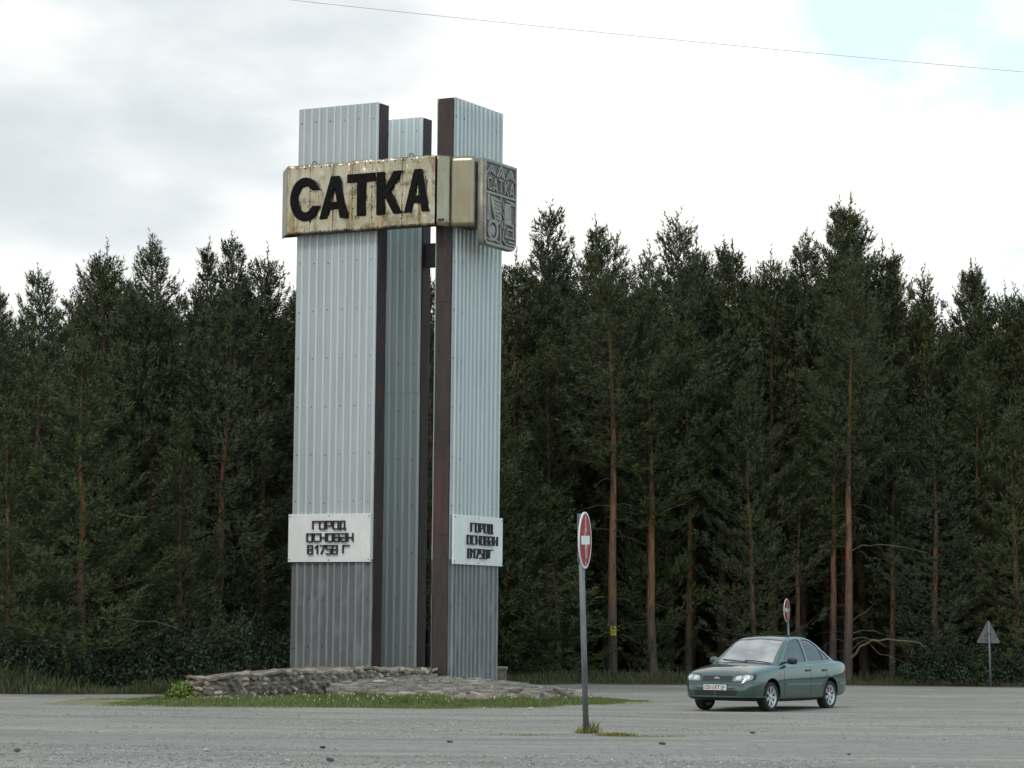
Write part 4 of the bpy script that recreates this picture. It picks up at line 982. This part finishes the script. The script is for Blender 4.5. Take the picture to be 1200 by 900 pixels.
def around_y(prof, n=40, m=None):       # lathe round the y axis: profile (radius, y)
    bm = bmesh.new(); rings = []
    for i in range(n):
        a = 2*PI*i/n; rings.append([bm.verts.new((r_*math.cos(a), y, r_*math.sin(a))) for r_, y in prof])
    k = len(prof)
    for i in range(n):
        A_, B_ = rings[i], rings[(i+1) % n]
        for j in range(k): bm.faces.new((A_[j], A_[(j+1) % k], B_[(j+1) % k], B_[j]))
    return m_of(bm, m)
TY = around_y([(.198,-.085),(.222,-.095),(.262,-.098),(.283,-.085),(.292,-.06),(.292,.06),(.283,.085),(.262,.098),(.222,.095),(.198,.085)], 44, M_TYRE)
RIMM = around_y([(.172,.060),(.205,.090),(.212,.088),(.200,-.08),(.190,-.08),(.182,.05)], 40, M_RIM)
bm = bmesh.new()
for k in range(7):
    a = 2*PI*k/7; ca, sa = math.cos(a), math.sin(a)
    for off in (-.011, .011):
        p0 = Vector((.035*ca-off*.6*sa, .070, .035*sa+off*.6*ca)); p1 = Vector((.186*ca-off*2.0*sa, .080, .186*sa+off*2.0*ca)); d_ = (p1-p0).normalized(); nn = Vector((-d_.z, 0, d_.x))
        vs = [bm.verts.new(q+Vector((0, yy, 0))) for yy in (0, -.022) for q in (p0-nn*.014, p1-nn*.013, p1+nn*.013, p0+nn*.014)]
        for f in ((0,1,2,3),(7,6,5,4),(0,4,5,1),(1,5,6,2),(2,6,7,3),(3,7,4,0)): bm.faces.new([vs[i] for i in f])
SPK = m_of(bm, M_RIM)
HUB = around_y([(.001,.088),(.030,.086),(.045,.074),(.045,.04),(.001,.04)], 20, M_RIM); DRUM = around_y([(.001,.03),(.165,.03),(.165,.0),(.001,.0)], 24, M_TRIM)
for xx in AX:
    for sg in (1, -1):
        wh = bpy.data.objects.new('wheel', TY); link(wh, CAR); wh.location = (xx, sg*.715, WRAD); wh.rotation_euler = (0, .3, 0 if sg > 0 else PI)
        for p in TY.polygons: p.use_smooth = True
        for nm, me in (('rim', RIMM), ('spokes', SPK), ('hub_cap', HUB), ('brake_drum', DRUM)): link(bpy.data.objects.new(nm, me), wh)
def ell(name, c_, r_, m, parent=None, flat=None):
    bm = bmesh.new(); bmesh.ops.create_icosphere(bm, subdivisions=3, radius=1)
    for v in bm.verts:
        v.co = Vector([math.copysign(abs(q)**.75, q)*k for q, k in zip(v.co, r_)])
    o = obj(name, bm, m, parent or CAR, True); o.location = c_; return o
for sg, m_ in ((1, M_TRIM), (-1, M_CAR)):
    mi = ell('mirror', (.60, sg*.90, .995), (.055, .105, .065), m_); mi.rotation_euler = (0, 0, sg*.15)
    obj('mirror_arm', box(bmesh.new(), -.02, .03, min(-sg*.18, 0), max(-sg*.18, 0), -.05, -.015), M_TRIM, mi)
    obj('mirror_glass', box(bmesh.new(), -.058, -.050, -.085, .085, -.045, .045), M_CHROME, mi)
tube_ = lambda pts, r_, m, nm, par=None: obj(nm, tube(bmesh.new(), pts, r_, 6), m, par or CAR)
tube_([(1.02, .10, .975), (.99, -.10, .985), (.90, -.52, 1.015)], .011, M_TRIM, 'wiper'); tube_([(1.02, .62, .955), (1.0, .40, .982), (.96, .02, 1.0)], .011, M_TRIM, 'wiper')
patch('cowl', prism_x([(-.70,.80),(-.70,.985),(0,1.005),(.70,.985),(.70,.80)], .96, 1.06), .004, M_TRIM)
tube_([(-1.35, .60, 1.03), (-1.40, .60, 1.34)], .006, M_TRIM, 'antenna')
# bow-shaped emblem on the grille
em = fill2d([(-.062,-.012),(-.024,-.012),(-.018,-.026),(.030,-.026),(.026,-.012),(.066,-.012),(.058,.012),(.022,.012),(.016,.026),(-.030,.026),(-.026,.012),(-.070,.012)], depth=.012)
o = obj('emblem', xf(em, Matrix.Translation((2.062, 0, .658)) @ Matrix(((0, 0, 1, 0), (1, 0, 0, 0), (0, 1, 0, 0), (0, 0, 0, 1)))), M_CHROME, CAR); o.rotation_euler = (0, 0, 0)
def plate(name, xp, sgn):
    p = obj(name, boxm(-.26, .26, -.006, .006, -.056, .056, bev=.002), M_PLATE, CAR); p.location = (xp, 0, .475); p.rotation_euler = (0, 0, PI/2 if sgn > 0 else -PI/2)
    for txt, x_, z_, s_ in (('С511ХТ', -.235, -.034, .098), ('174', .125, -.012, .062), ('RUS', .135, -.045, .030)):
        cu = bpy.data.curves.new('t', 'FONT'); cu.body = txt; cu.size = s_; cu.extrude = .002; cu.offset = .001; o_ = bpy.data.objects.new('t', cu); C.objects.link(o_)
        dg = bpy.context.evaluated_depsgraph_get(); dg.update(); me = bpy.data.meshes.new_from_object(o_.evaluated_get(dg)); bpy.data.objects.remove(o_)
        me.materials.clear(); me.materials.append(M_TRIM); me.transform(Matrix.Translation((x_, -.008, z_)) @ Matrix.Rotation(PI/2, 4, 'X')); obj('lettering', me, None, p)
    obj('plate_frame', box(boxm(-.27, .27, -.004, .004, -.064, -.0565), -.27, .27, -.004, .004, .0565, .064), M_TRIM, p)
    return p
plate('number_plate', 2.142, 1); plate('number_plate', -2.145, -1)
# inside: floor, dashboard, steering wheel, seats
obj('dashboard', boxm(.62, .90, -.66, .66, .72, .93, bev=.04), M_INT, CAR)
sw = obj('steering_wheel', tube(bmesh.new(), [(.18*math.sin(t)*.0, .185*math.cos(t), .185*math.sin(t)) for t in np.linspace(0, 2*PI, 25)], .014, 6, False), M_TRIM, CAR); sw.location = (.50, .36, .93); sw.rotation_euler = (0, math.radians(25), 0)
obj('spoke', boxm(-.01, .01, -.18, .18, -.03, .03), M_TRIM, sw)
for xs_, ys_ in ((.05, .36), (.05, -.36), (-.72, .36), (-.72, -.36)):
    st_ = obj('seat', boxm(xs_-.22, xs_+.30, ys_-.25, ys_+.25, .42, .60, bev=.04), M_SEAT, CAR)
    b_ = obj('seat_back', boxm(-.07, .07, -.24, .24, 0, .60, bev=.04), M_SEAT, st_); b_.location = (xs_-.20, ys_, .54 if xs_ > 0 else .44); b_.rotation_euler = (0, math.radians(-14), 0)
    h_ = obj('headrest', boxm(-.045, .045, -.13, .13, 0, .17, bev=.03), M_SEAT, st_); h_.location = (xs_-.36, ys_, 1.13 if xs_ > 0 else 1.02); h_.rotation_euler = (0, math.radians(-10), 0)
obj('inner_floor', boxm(-1.4, .9, -.69, .69, .365, .40), M_INT, CAR)
for k in (LOW, UP, UPG, UPG2, UPI, shellg): 
    try: bpy.data.meshes.remove(k)
    except Exception: pass
# ---- CAR END
# power line crossing the sky
q0, q1 = at(335, 0, 34), at(1200, 85, 34); dirv = (q1-q0); pts = []
for k in range(41):
    t = -1.2+3.4*k/40; p = q0+dirv*t; p.z -= .32*(1-((t-.5)/1.7)**2) - .30; pts.append(p)
tag(obj('power_line', tube(bmesh.new(), pts, .0035, 6), simple('aluminium cable', (.45, .46, .48), .5, .4), None), 'thin overhead power line crossing the sky above the monument', 'cable')

# ------------------------------------------------------------------ pine forest
def barkm():
    m = mat('pine bark, grey below and orange above', (.2, .1, .06), .9); g = G(m); z = g.xyz()['Z']
    n = g.noise(1, g.vec((9, 9, 2)), 5, .6); h = g.math('ADD', g.math('MULTIPLY', z, .13), g.math('MULTIPLY', n, .25))
    c = g.ramp(h, [(.30, (.075, .060, .048)), (.52, (.21, .098, .048)), (.85, (.30, .130, .052))])
    c = g.mix(g.ramp(n, [(.42, .7), (.58, 0)]), c, (.045, .034, .028))
    c = g.mix(g.math('MULTIPLY', g.rand(), .35), c, (.075, .062, .052))
    g.col(c); g.bump(n, .8, .05); return m
M_BARK = barkm()
M_LIMB = simple('grey brown pine limb', (.055, .046, .038), .9, 0, .3, 4)
M_DEAD = simple('bare dead wood', (.12, .09, .065), .9, 0, .3, 3)
def needlem(name, a, b, c):
    m = mat(name, a, .62); g = G(m); n = g.noise(.9, None, 4, .6); f = g.noise(4.5, None, 3)
    k = g.mix(g.ramp(n, [(.36, 0), (.64, 1)]), a, b); k = g.mix(g.ramp(f, [(.48, 0), (.72, .75)]), k, c)
    k = g.mix(g.math('MULTIPLY', g.rand(), .4), k, (a[0]*.6, a[1]*.65, a[2]*.8)); g.col(k)
    g.b.inputs['Specular IOR Level'].default_value = .2
    return m
M_PINE = [needlem('dark pine needles', (.060, .072, .029), (.078, .088, .032), (.132, .138, .050)),
          needlem('bluish pine needles', (.054, .070, .034), (.070, .086, .037), (.118, .128, .054)),
          needlem('yellow green pine needles', (.054, .072, .027), (.072, .090, .032), (.112, .126, .045))]
def unit(v): return v/np.maximum(np.linalg.norm(v, axis=-1, keepdims=True), 1e-9)
def shoots_mesh(P, D, L, per, ln, wd, r):
    """bottlebrush shoots: P base (n,3), D axis (n,3), L length (n); 'per' narrow needle triangles on each"""
    n = len(P); D = unit(D); t = r.random((n, per)); A = P[:, None]+D[:, None]*(L[:, None]*t)[..., None]
    rad = unit(np.cross(D[:, None], r.normal(0, 1, (n, per, 3)))); dirn = unit(rad*(.85-.25*t[..., None])+D[:, None]*(.45+.5*t[..., None]))
    s = unit(np.cross(dirn, D[:, None]+.3*r.normal(0, 1, (n, per, 3))))
    l_ = ln*(.7+.6*r.random((n, per)))[..., None]; w_ = wd*(.7+.6*r.random((n, per)))[..., None]
    V = np.stack([A-s*w_, A+s*w_, A+dirn*l_], 2).reshape(-1, 3)
    return V, np.arange(n*per)[:, None]*3+np.array([[0, 1, 2]])
def np_tube(paths, n=5):
    VV, FF, off = [], [], 0
    for pts, rads in paths:
        pts = np.asarray(pts, float); t = unit(np.gradient(pts, axis=0)); ref = np.where(np.abs(t[:, 2:3]) < .9, [[0, 0, 1.]], [[1., 0, 0]])
        a = unit(np.cross(t, ref)); b = np.cross(t, a); th = np.arange(n)*2*PI/n
        R = pts[:, None]+(a[:, None]*np.cos(th)[None, :, None]+b[:, None]*np.sin(th)[None, :, None])*np.asarray(rads)[:, None, None]
        k = len(pts); VV.append(R.reshape(-1, 3)); i, j = np.meshgrid(np.arange(k-1), np.arange(n), indexing='ij'); j2 = (j+1) % n
        FF.append(np.stack([i*n+j, i*n+j2, (i+1)*n+j2, (i+1)*n+j], -1).reshape(-1, 4)+off); off += k*n
    return np.concatenate(VV), np.concatenate(FF)
def pine(seed, H, base, R, mt, pointed=1.0, per=9, dens=1.0, low=False):
    """pine tree meshes: returns (trunk mesh, crown mesh)"""
    r = np.random.default_rng(seed); paths = []
    lean = r.normal(0, .012, 2); zz = np.linspace(-.2, H, 12); wob = np.cumsum(r.normal(0, .035, (12, 2)), 0)
    tr = np.stack([lean[0]*zz+wob[:, 0], lean[1]*zz+wob[:, 1], zz], 1); r0 = .0115*H+.02
    paths.append((tr, r0*np.clip(1-zz/H, .03, 1)**.95))
    def tp(z): return np.array([np.interp(z, zz, tr[:, 0]), np.interp(z, zz, tr[:, 1]), z])
    SP, SD, SL = [], [], []
    z = base; rot = 0
    side = 1+.25*np.sin(np.arange(8)*1.7+seed)
    while z < H-.25:
        f = (z-base)/(H-base)                           # 0 low, 1 at the top
        rad = R*min(1.0, (1-f)**.95*1.55+.03)*(.66+.34*min(1, f*4)) if not low else R*min(1.0, (1-f)**.92*1.45+.03)
        nb = int(r.integers(4, 7))
        for k in range(nb):
            az = rot+2*PI*k/nb+r.normal(0, .25); ln = rad*(.62+.5*r.random())*side[int(az/(2*PI)*8) % 8]
            if r.random() < .10: ln *= 1.25
            el = math.radians(-8+62*f**1.3*pointed+r.normal(0, 8)); b0 = tp(z+r.uniform(-.12, .12))
            ca, sa = math.cos(az), math.sin(az); m = 7; u_ = np.linspace(0, 1, m); curve = .20+.28*(1-f)
            hx = ln*u_*math.cos(el); hz = ln*(u_*math.sin(el)+curve*(u_**2.2)-.10*(1-f)*np.sin(u_*PI))
            pt = b0+np.stack([hx*ca, hx*sa, hz], 1); pt[1:] += r.normal(0, .03*ln, (m-1, 3))
            paths.append((pt[:5:2] if ln < .8 else pt[::2], (.008+.007*ln)*np.linspace(1, .3, len(pt[:5:2] if ln < .8 else pt[::2]))))
            # side shoots, denser toward the tip
            ns = max(4, int(ln*21*dens)); q = 1-(r.random(ns)**1.1)*(.90 if f < .6 else .97)
            q[0] = 1
            B = np.stack([np.interp(q, u_, pt[:, i]) for i in range(3)], 1)
            lat = (r.random(ns)-.5)*2*(.30*ln*(1.15-q)+.14)
            off = np.stack([-sa*lat, ca*lat, np.abs(lat)*.25+r.normal(0, .05, ns)], 1); B = B+off
            d = np.stack([ca*np.ones(ns)-sa*np.sign(lat)*.7, sa*np.ones(ns)+ca*np.sign(lat)*.7, (.55+1.3*f)*np.ones(ns)+r.normal(0, .3, ns)], 1)
            SP.append(B); SD.append(d); SL.append(.16+.16*r.random(ns))
            # finer terminal sprays
            ex = max(2, int(4*dens)); SP.append(pt[-1]+r.normal(0, .08, (ex, 3))); SD.append(np.stack([ca*np.ones(ex), sa*np.ones(ex), .8+1.5*f+r.normal(0, .3, ex)], 1)); SL.append(.22+.16*r.random(ex))
        z += (.40 if f < .6 else .30)*(.8+.4*r.random()); rot += 1.1
    ex = 12; top = tp(H); SP.append(top-np.array([0, 0, 1.])*np.linspace(-.25, .9, ex)[:, None]); SD.append(np.stack([r.normal(0, .25, ex), r.normal(0, .25, ex), np.ones(ex)], 1)); SL.append(np.full(ex, .30))
    if base > 2.2:                                       # dead stubs and bare twigs below the crown
        for _ in range(int(base*2.2)):
            z0 = r.uniform(1.2, base+.6); az = r.uniform(0, 2*PI); ln = r.uniform(.3, 1.5); u_ = np.linspace(0, 1, 4)
            pt = tp(z0)+np.stack([ln*u_*math.cos(az), ln*u_*math.sin(az), ln*(.25*u_-.45*u_**2)+r.normal(0, .04, 4)], 1); paths.append((pt, .016*np.linspace(1, .35, 4)))
    V, F = np_tube(paths, 6); tm = mesh_np('trunk', V, F, M_BARK, True); tm.materials.append(M_LIMB)
    mi = np.ones(len(F), np.int32); mi[:11*6] = 0; tm.polygons.foreach_set('material_index', mi)
    V, F = shoots_mesh(np.concatenate(SP), np.concatenate(SD), np.concatenate(SL), per, .135, .0165, r)
    cm = mesh_np('crown', V, F, mt); return tm, cm, H
KINDS = {}
def kind(key, *a, **k): KINDS[key] = pine(*a, **k)
kind('slim0', 1, 13.5, 5.0, 2.0, M_PINE[0]); kind('slim1', 2, 13.5, 5.6, 1.9, M_PINE[0], 1.1); kind('slim2', 3, 13.5, 4.2, 2.15, M_PINE[1], .95)
kind('full0', 4, 12.5, 1.2, 2.3, M_PINE[1], .9, low=True); kind('full1', 5, 12.5, .6, 2.1, M_PINE[0], .95, low=True); kind('full2', 6, 11.0, .5, 2.2, M_PINE[2], .9, low=True)
kind('bare0', 7, 13.8, 6.8, 1.9, M_PINE[0]); kind('bare1', 8, 13.8, 5.6, 1.9, M_PINE[2], 1.05)
kind('spire', 9, 13.5, 3.5, 1.35, M_PINE[0], 1.25, dens=.8); kind('young', 10, 6.5, .3, 1.35, M_PINE[2], .8, low=True)
print('tris per kind', {k: len(v[1].polygons) for k, v in KINDS.items()})
rt = random.Random(21)
def place_pine(k, x, y, H, label, group=None, rz=None, wide=1.0):
    tm, cm, h0 = KINDS[k]; s = H/h0
    t = thing('pine_tree', label, 'pine tree', (x, y, 0), rt.uniform(0, 6.28) if rz is None else rz, group)
    t.scale = (s*wide, s*wide, s); link(bpy.data.objects.new('trunk', tm), t); link(bpy.data.objects.new('crown', cm), t); return t
def front_pine(px, tip, Y, k, label, group=None, wide=1.0):
    p = at(px, tip, Y); return place_pine(k, p.x, Y, p.z-.28, label, group, None, wide)
# the front row, one by one from left to right, from where their tips stand against the sky
GF = 'tall pines along the front edge of the forest'
front_row = [
 (-14, 325, 70, 'full1', 'pine cut off by the left edge of the frame'),
 (38, 313, 68, 'full0', 'broad pointed pine nearest the left edge whose whole top shows'),
 (98, 302, 72, 'spire', 'narrow spire-topped pine left of the twin tips at the upper left'),
 (127, 288, 71, 'slim0', 'slender pine with an open bare-looking top, second tip from the broad left pine'),
 (152, 328, 70, 'full1', 'shorter rounded pine in the dip between the left treetops'),
 (190, 278, 70, 'slim2', 'tall ragged pine with upswept side branches, midway between left edge and monument'),
 (234, 284, 71, 'spire', 'thin loose-topped pine close beside the tallest tree left of the monument'),
 (262, 277, 69, 'full0', 'densest tallest pine between the left edge and the monument'),
 (314, 293, 70, 'slim0', 'narrow pine tip last but one before the left pillar'),
 (345, 336, 71, 'full1', 'pine half hidden behind the left edge of the left pillar'),
 (400, 300, 74, 'slim2', 'pine standing behind the left pillar of the monument'),
 (455, 296, 76, 'full0', 'pine seen between the left and rear pillars of the monument'),
 (512, 322, 78, 'slim1', 'pine whose top shows in the narrow gap between the pillars'),
 (560, 290, 80, 'full1', 'pine behind the right pillar of the monument'),
 (601, 300, 85, 'slim0', 'open pine tip just right of the relief plaque'),
 (650, 246, 86, 'full0', 'large dense cone-topped pine first to the right of the monument'),
 (714, 264, 86, 'spire', 'thin feathery pine with a bare spire right of the dense cone-topped one'),
 (734, 271, 81.8, 'bare0', 'pine with bare orange trunk and small yellow notice on it'),
 (786, 255, 86, 'slim2', 'tall double-topped pine above the bare orange trunk right of the near no entry sign'),
 (812, 284, 88, 'slim0', 'right-hand companion of the double-topped tall pine, slightly lower'),
 (848, 283, 86, 'spire', 'pointed pine midway between the near sign and the car, lower than its left neighbour'),
 (868, 290, 88, 'slim1', 'open-branched pine above the car bonnet'),
 (905, 296, 86, 'slim0', 'pine with upright tufted tips above the roof of the car'),
 (938, 274, 87, 'slim2', 'pine left of the highest tip on the right side'),
 (968, 243, 87, 'spire', 'left one of the two highest tips on the right side'),
 (986, 238, 86, 'slim1', 'highest pine tip on the right side'),
 (1011, 270, 86, 'full0', 'dense rounded pine just right of the highest tip'),
 (1037, 291, 88, 'slim0', 'pine with dark solid top right of the dense rounded one'),
 (1064, 296, 87, 'spire', 'sparse pine top with splayed bare branches at the right'),
 (1092, 318, 86, 'full1', 'lower pine in the dip right of the sparse splayed top'),
 (1128, 312, 87, 'slim1', 'dark blunt pine top right of the dip above the triangle sign'),
 (1151, 310, 86, 'spire', 'narrow light pine tip above the triangular sign'),
 (1178, 338, 87, 'slim0', 'low pine tip next to the right edge of the frame'),
 (1204, 335, 86, 'full1', 'pine cut off by the right edge of the frame'),
 (1240, 330, 86, 'full0', 'pine standing just past the right edge of the frame')]
for px, tip, Y, k, lab in front_row:
    if px == 734:
        NOTICE_TREE = front_pine(px, tip, Y, k, lab, GF)
    else: front_pine(px, tip, Y, k, lab, GF)
# nearer trees with branches low to the ground, and trees whose bare trunks stand at the forest edge
near_row = [
 (105, 392, 64.5, 'full2', 'broad low-branched pine standing forward at the left with its orange trunk half hidden', 1.25),
 (22, 455, 64.0, 'full2', 'low spreading pine at the lower left edge', 1.2),
 (215, 470, 66.5, 'full1', 'bushy dark pine between the forward left pine and the monument', 1.15),
 (306, 500, 70.5, 'full2', 'low pine with light tips right beside the left pillar', 1.1),
 (610, 520, 81.0, 'full1', 'low bushy pine just right of the right pillar', 1.2),
 (655, 560, 81.5, 'young', 'small low pine behind the near no entry sign', 1.5),
 (765, 425, 84.0, 'full2', 'yellow green younger pine in front of the tall ones right of the near sign', .8),
 (772, 330, 82.5, 'bare1', 'pine with the second bare orange trunk right of the near sign', 1.0),
 (810, 370, 84.0, 'bare0', 'pine with a dark bare trunk left of the car', .95),
 (645, 380, 83.5, 'bare0', 'pine with a thin grey trunk left of the near no entry sign', .9),
 (978, 380, 83.0, 'bare1', 'pine with orange trunk behind the far no entry sign', .9),
 (994, 300, 82.0, 'bare0', 'pine with thick grey trunk and bare dead limbs right of the car', .9),
 (1046, 420, 83.5, 'bare1', 'pine with slim brown trunk between the dead limbs and the triangle sign', .9),
 (885, 430, 83.0, 'full0', 'bushy bluish pine behind the car', .95),
 (930, 500, 83.5, 'bare1', 'short pine right behind the far no entry sign', 1.1),
 (1095, 455, 82.8, 'full0', 'broad drooping pine at the right with branches down to the ground', 1.2),
 (1146, 400, 84.5, 'bare1', 'pine with dark red trunk above the triangle sign', 1.0),
 (1190, 470, 83.5, 'full1', 'dark low-branched pine at the lower right edge', 1.2)]
TR = {}
for px, tip, Y, k, lab, wd in near_row: TR[px] = front_pine(px, tip, Y, k, lab, None, wd)
# deeper rows: nothing tells these apart
GB = 'pines deep in the forest behind the front row'
nb_ = 0
for row, (Yl, Yr, tipo) in enumerate(((74, 90.5, 60), (78, 95, 85), (83, 101, 105), (90, 108, 120), (99, 118, 135))):
    n = 30
    for i in range(n):
        px = -60+1320*(i+rt.uniform(.1, .9))/n; t = max(0, min(1, (px-350)/260)); Y = Yl+(Yr-Yl)*t+rt.uniform(-1.5, 1.5)
        base_tip = np.interp(px, [0, 120, 250, 345, 600, 660, 800, 980, 1100, 1200], [345, 320, 300, 345, 315, 290, 300, 290, 335, 355])
        k = rt.choice(['full0', 'full1', 'slim0', 'slim2', 'full1', 'bare0'] if row < 2 else ['full0', 'full1', 'full1', 'full0', 'slim2'])
        zone = ('behind the forward left pine' if px < 200 else 'between the left bushes and the monument' if px < 335 else 'behind the monument pillars' if px < 590 else 'behind the near no entry sign'
                if px < 745 else 'behind the second bare orange trunk' if px < 830 else 'behind the green car' if px < 985 else 'behind the dead limbs' if px < 1100 else 'behind the triangular sign')
        deep = ('second row', 'third row', 'fourth row', 'fifth row', 'last row')[row]
        front_pine(px, base_tip+(8, 30, 45, 60, 72)[row]+rt.uniform(-20, 22), Y, k, 'dark forest pine in the '+deep+' of trees '+zone, 'pines '+zone+', '+deep, rt.uniform(.95, 1.25)); nb_ += 1
print('back pines', nb_)
# young growth and bushes inside the edge, closing the view between the trunks
V0, F0 = [], []; r = np.random.default_rng(77); off = 0
for i in range(90):
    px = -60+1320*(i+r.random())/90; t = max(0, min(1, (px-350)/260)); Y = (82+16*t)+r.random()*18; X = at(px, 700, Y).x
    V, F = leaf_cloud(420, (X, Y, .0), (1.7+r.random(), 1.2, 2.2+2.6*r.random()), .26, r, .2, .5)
    V0.append(V); F0.append(F+off); off += len(V)
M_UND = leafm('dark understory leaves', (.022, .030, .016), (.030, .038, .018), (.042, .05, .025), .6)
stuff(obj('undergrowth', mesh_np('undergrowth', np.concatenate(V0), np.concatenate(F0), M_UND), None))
# leafy bushes in front of the left trees
M_BUSH = leafm('blue green bush leaves', (.030, .046, .026), (.042, .060, .030), (.065, .085, .044), 1.5)
bushes = [(18, 63.3, 1.5, 1.6, 'dark bush at the foot of the trees by the left edge'), (75, 63.8, 1.3, 1.3, 'low bush under the forward left pine, left of its trunk'), (150, 64.6, 1.2, 1.5, 'dark leafy bush right of the forward left pine trunk'),
          (205, 65.3, 1.6, 2.1, 'large blue green bush behind the left end of the stone base'), (258, 66.5, 1.4, 2.4, 'tall blue green bush between stone base end and left pillar'), (312, 68.0, 1.3, 1.9, 'leafy bush close to the foot of the left pillar'),
          (1095, 82.6, 1.6, 1.3, 'low bush left of the triangular sign'), (1135, 82.5, 1.5, 1.5, 'bush right behind the triangular sign'), (1190, 83.0, 1.6, 1.4, 'low bush right of the triangular sign')]
for px, Y, rw, hh, lab in bushes:
    X = at(px, 790, Y).x; V, F = leaf_cloud(5200, (0, 0, .05), (rw, rw*.7, hh), .085, r, .4, .45)
    b_ = thing('bush', lab, 'bush', (X, Y, 0)); obj('foliage', mesh_np('foliage', V, F, M_BUSH), None, b_)
    paths = []
    for k in range(7):
        a = k*.9; u_ = np.linspace(0, 1, 4)[:, None]; paths.append((np.array([[0, 0, 0]])+u_*np.array([[rw*.6*math.cos(a), rw*.4*math.sin(a), hh*.8]]), [.02, .016, .012, .006]))
    V, F = np_tube(paths, 5); obj('stem', mesh_np('stem', V, F, M_BARK), None, b_)
# dead limbs of the thick-trunked pine on the right, and on the forward left pine
def limb(parent_key, pxs, name='dead_limb', r0=.045):
    t = TR[parent_key]; s = t.scale; Y0 = t.location.y-.35
    pts = [at(px, py, Y0-.25*i) for i, (px, py) in enumerate(pxs)]; Mi = (Matrix.Translation(t.location) @ t.rotation_euler.to_matrix().to_4x4() @ Matrix.Diagonal((*s, 1))).inverted()
    pts = [p_.lerp(q_, t_) for p_, q_ in zip(pts, pts[1:]) for t_ in (0, .5)] + [pts[-1]]; pts = [p_+Vector((rt.uniform(-1, 1), rt.uniform(-1, 1), rt.uniform(-1, 1)))*.035 for p_ in pts]; r0 *= .8
    pts = [Mi @ p for p in pts]; me_ = np_tube([(np.array([tuple(p) for p in pts]), r0*np.linspace(1, .35, len(pts)))], 6)
    obj(name, mesh_np(name, *me_, M_DEAD, True), None, t)
limb(994, [(996, 772), (1008, 757), (1022, 751), (1040, 749), (1060, 750), (1078, 755), (1086, 757)], r0=.062)
limb(994, [(1000, 749), (1012, 748), (1024, 752), (1038, 757)], r0=.03)
limb(994, [(999, 742), (1018, 738), (1032, 742), (1036, 744)], r0=.022)
limb(994, [(1066, 752), (1069, 760), (1068, 772)], r0=.018)
limb(994, [(1000, 760), (1014, 750), (1030, 766), (1048, 772), (1066, 778)], r0=.018)
limb(994, [(999, 728), (1006, 722), (1014, 716), (1026, 706)], r0=.028)
limb(994, [(996, 645), (1010, 640), (1030, 638), (1060, 641), (1088, 647)], r0=.03)
limb(105, [(106, 606), (120, 605), (140, 604), (172, 606)], r0=.030); limb(105, [(108, 606), (95, 622), (88, 625)], r0=.02); limb(105, [(118, 588), (130, 594), (141, 602)], r0=.022)
limb(105, [(105, 728), (118, 725), (150, 726), (180, 729), (210, 735)], r0=.026); limb(105, [(100, 730), (84, 735), (77, 748), (76, 768)], r0=.026); limb(105, [(130, 728), (146, 742), (160, 756)], r0=.018)
limb(772, [(772, 603), (800, 590), (815, 580)], r0=.02); limb(810, [(812, 735), (835, 738), (860, 737)], r0=.015)
# yellow notice nailed to a trunk
nt_ = NOTICE_TREE; p = at(718.5, 739, nt_.location.y); rr = .16
nx_ = at(718, 800, nt_.location.y).x; nt_.location.x = nx_; nt_.rotation_euler.z = 0
zt_ = KINDS['bare0'][0].vertices; ring = [v.co for v in list(zt_)[:72] ]
sc_ = nt_.scale[0]; best = min(range(12), key=lambda i: abs(np.mean([ring[i*6+j].z for j in range(6)])*nt_.scale[2]-p.z))
cxx = nx_+sc_*float(np.mean([ring[best*6+j].x for j in range(6)])); cyy = nt_.location.y+sc_*float(np.mean([ring[best*6+j].y for j in range(6)]))
nz = thing('notice', 'small yellow paper notice fixed to the orange pine trunk right of the near sign', 'notice', (cxx+.02, cyy-.30, p.z))
obj('sheet', boxm(-.085, .085, -.004, .004, -.14, .14), simple('yellow notice', (.42, .36, .03), .6, 0, .08, 10), nz)
M_NI = mat('notice print', (.14, .12, .01), .7)
obj('print', box(box(box(bmesh.new(), -.055, .05, -.008, -.005, .02, .10), -.055, .035, -.008, -.005, -.05, -.03), -.055, .05, -.008, -.005, -.10, -.08), M_NI, nz)
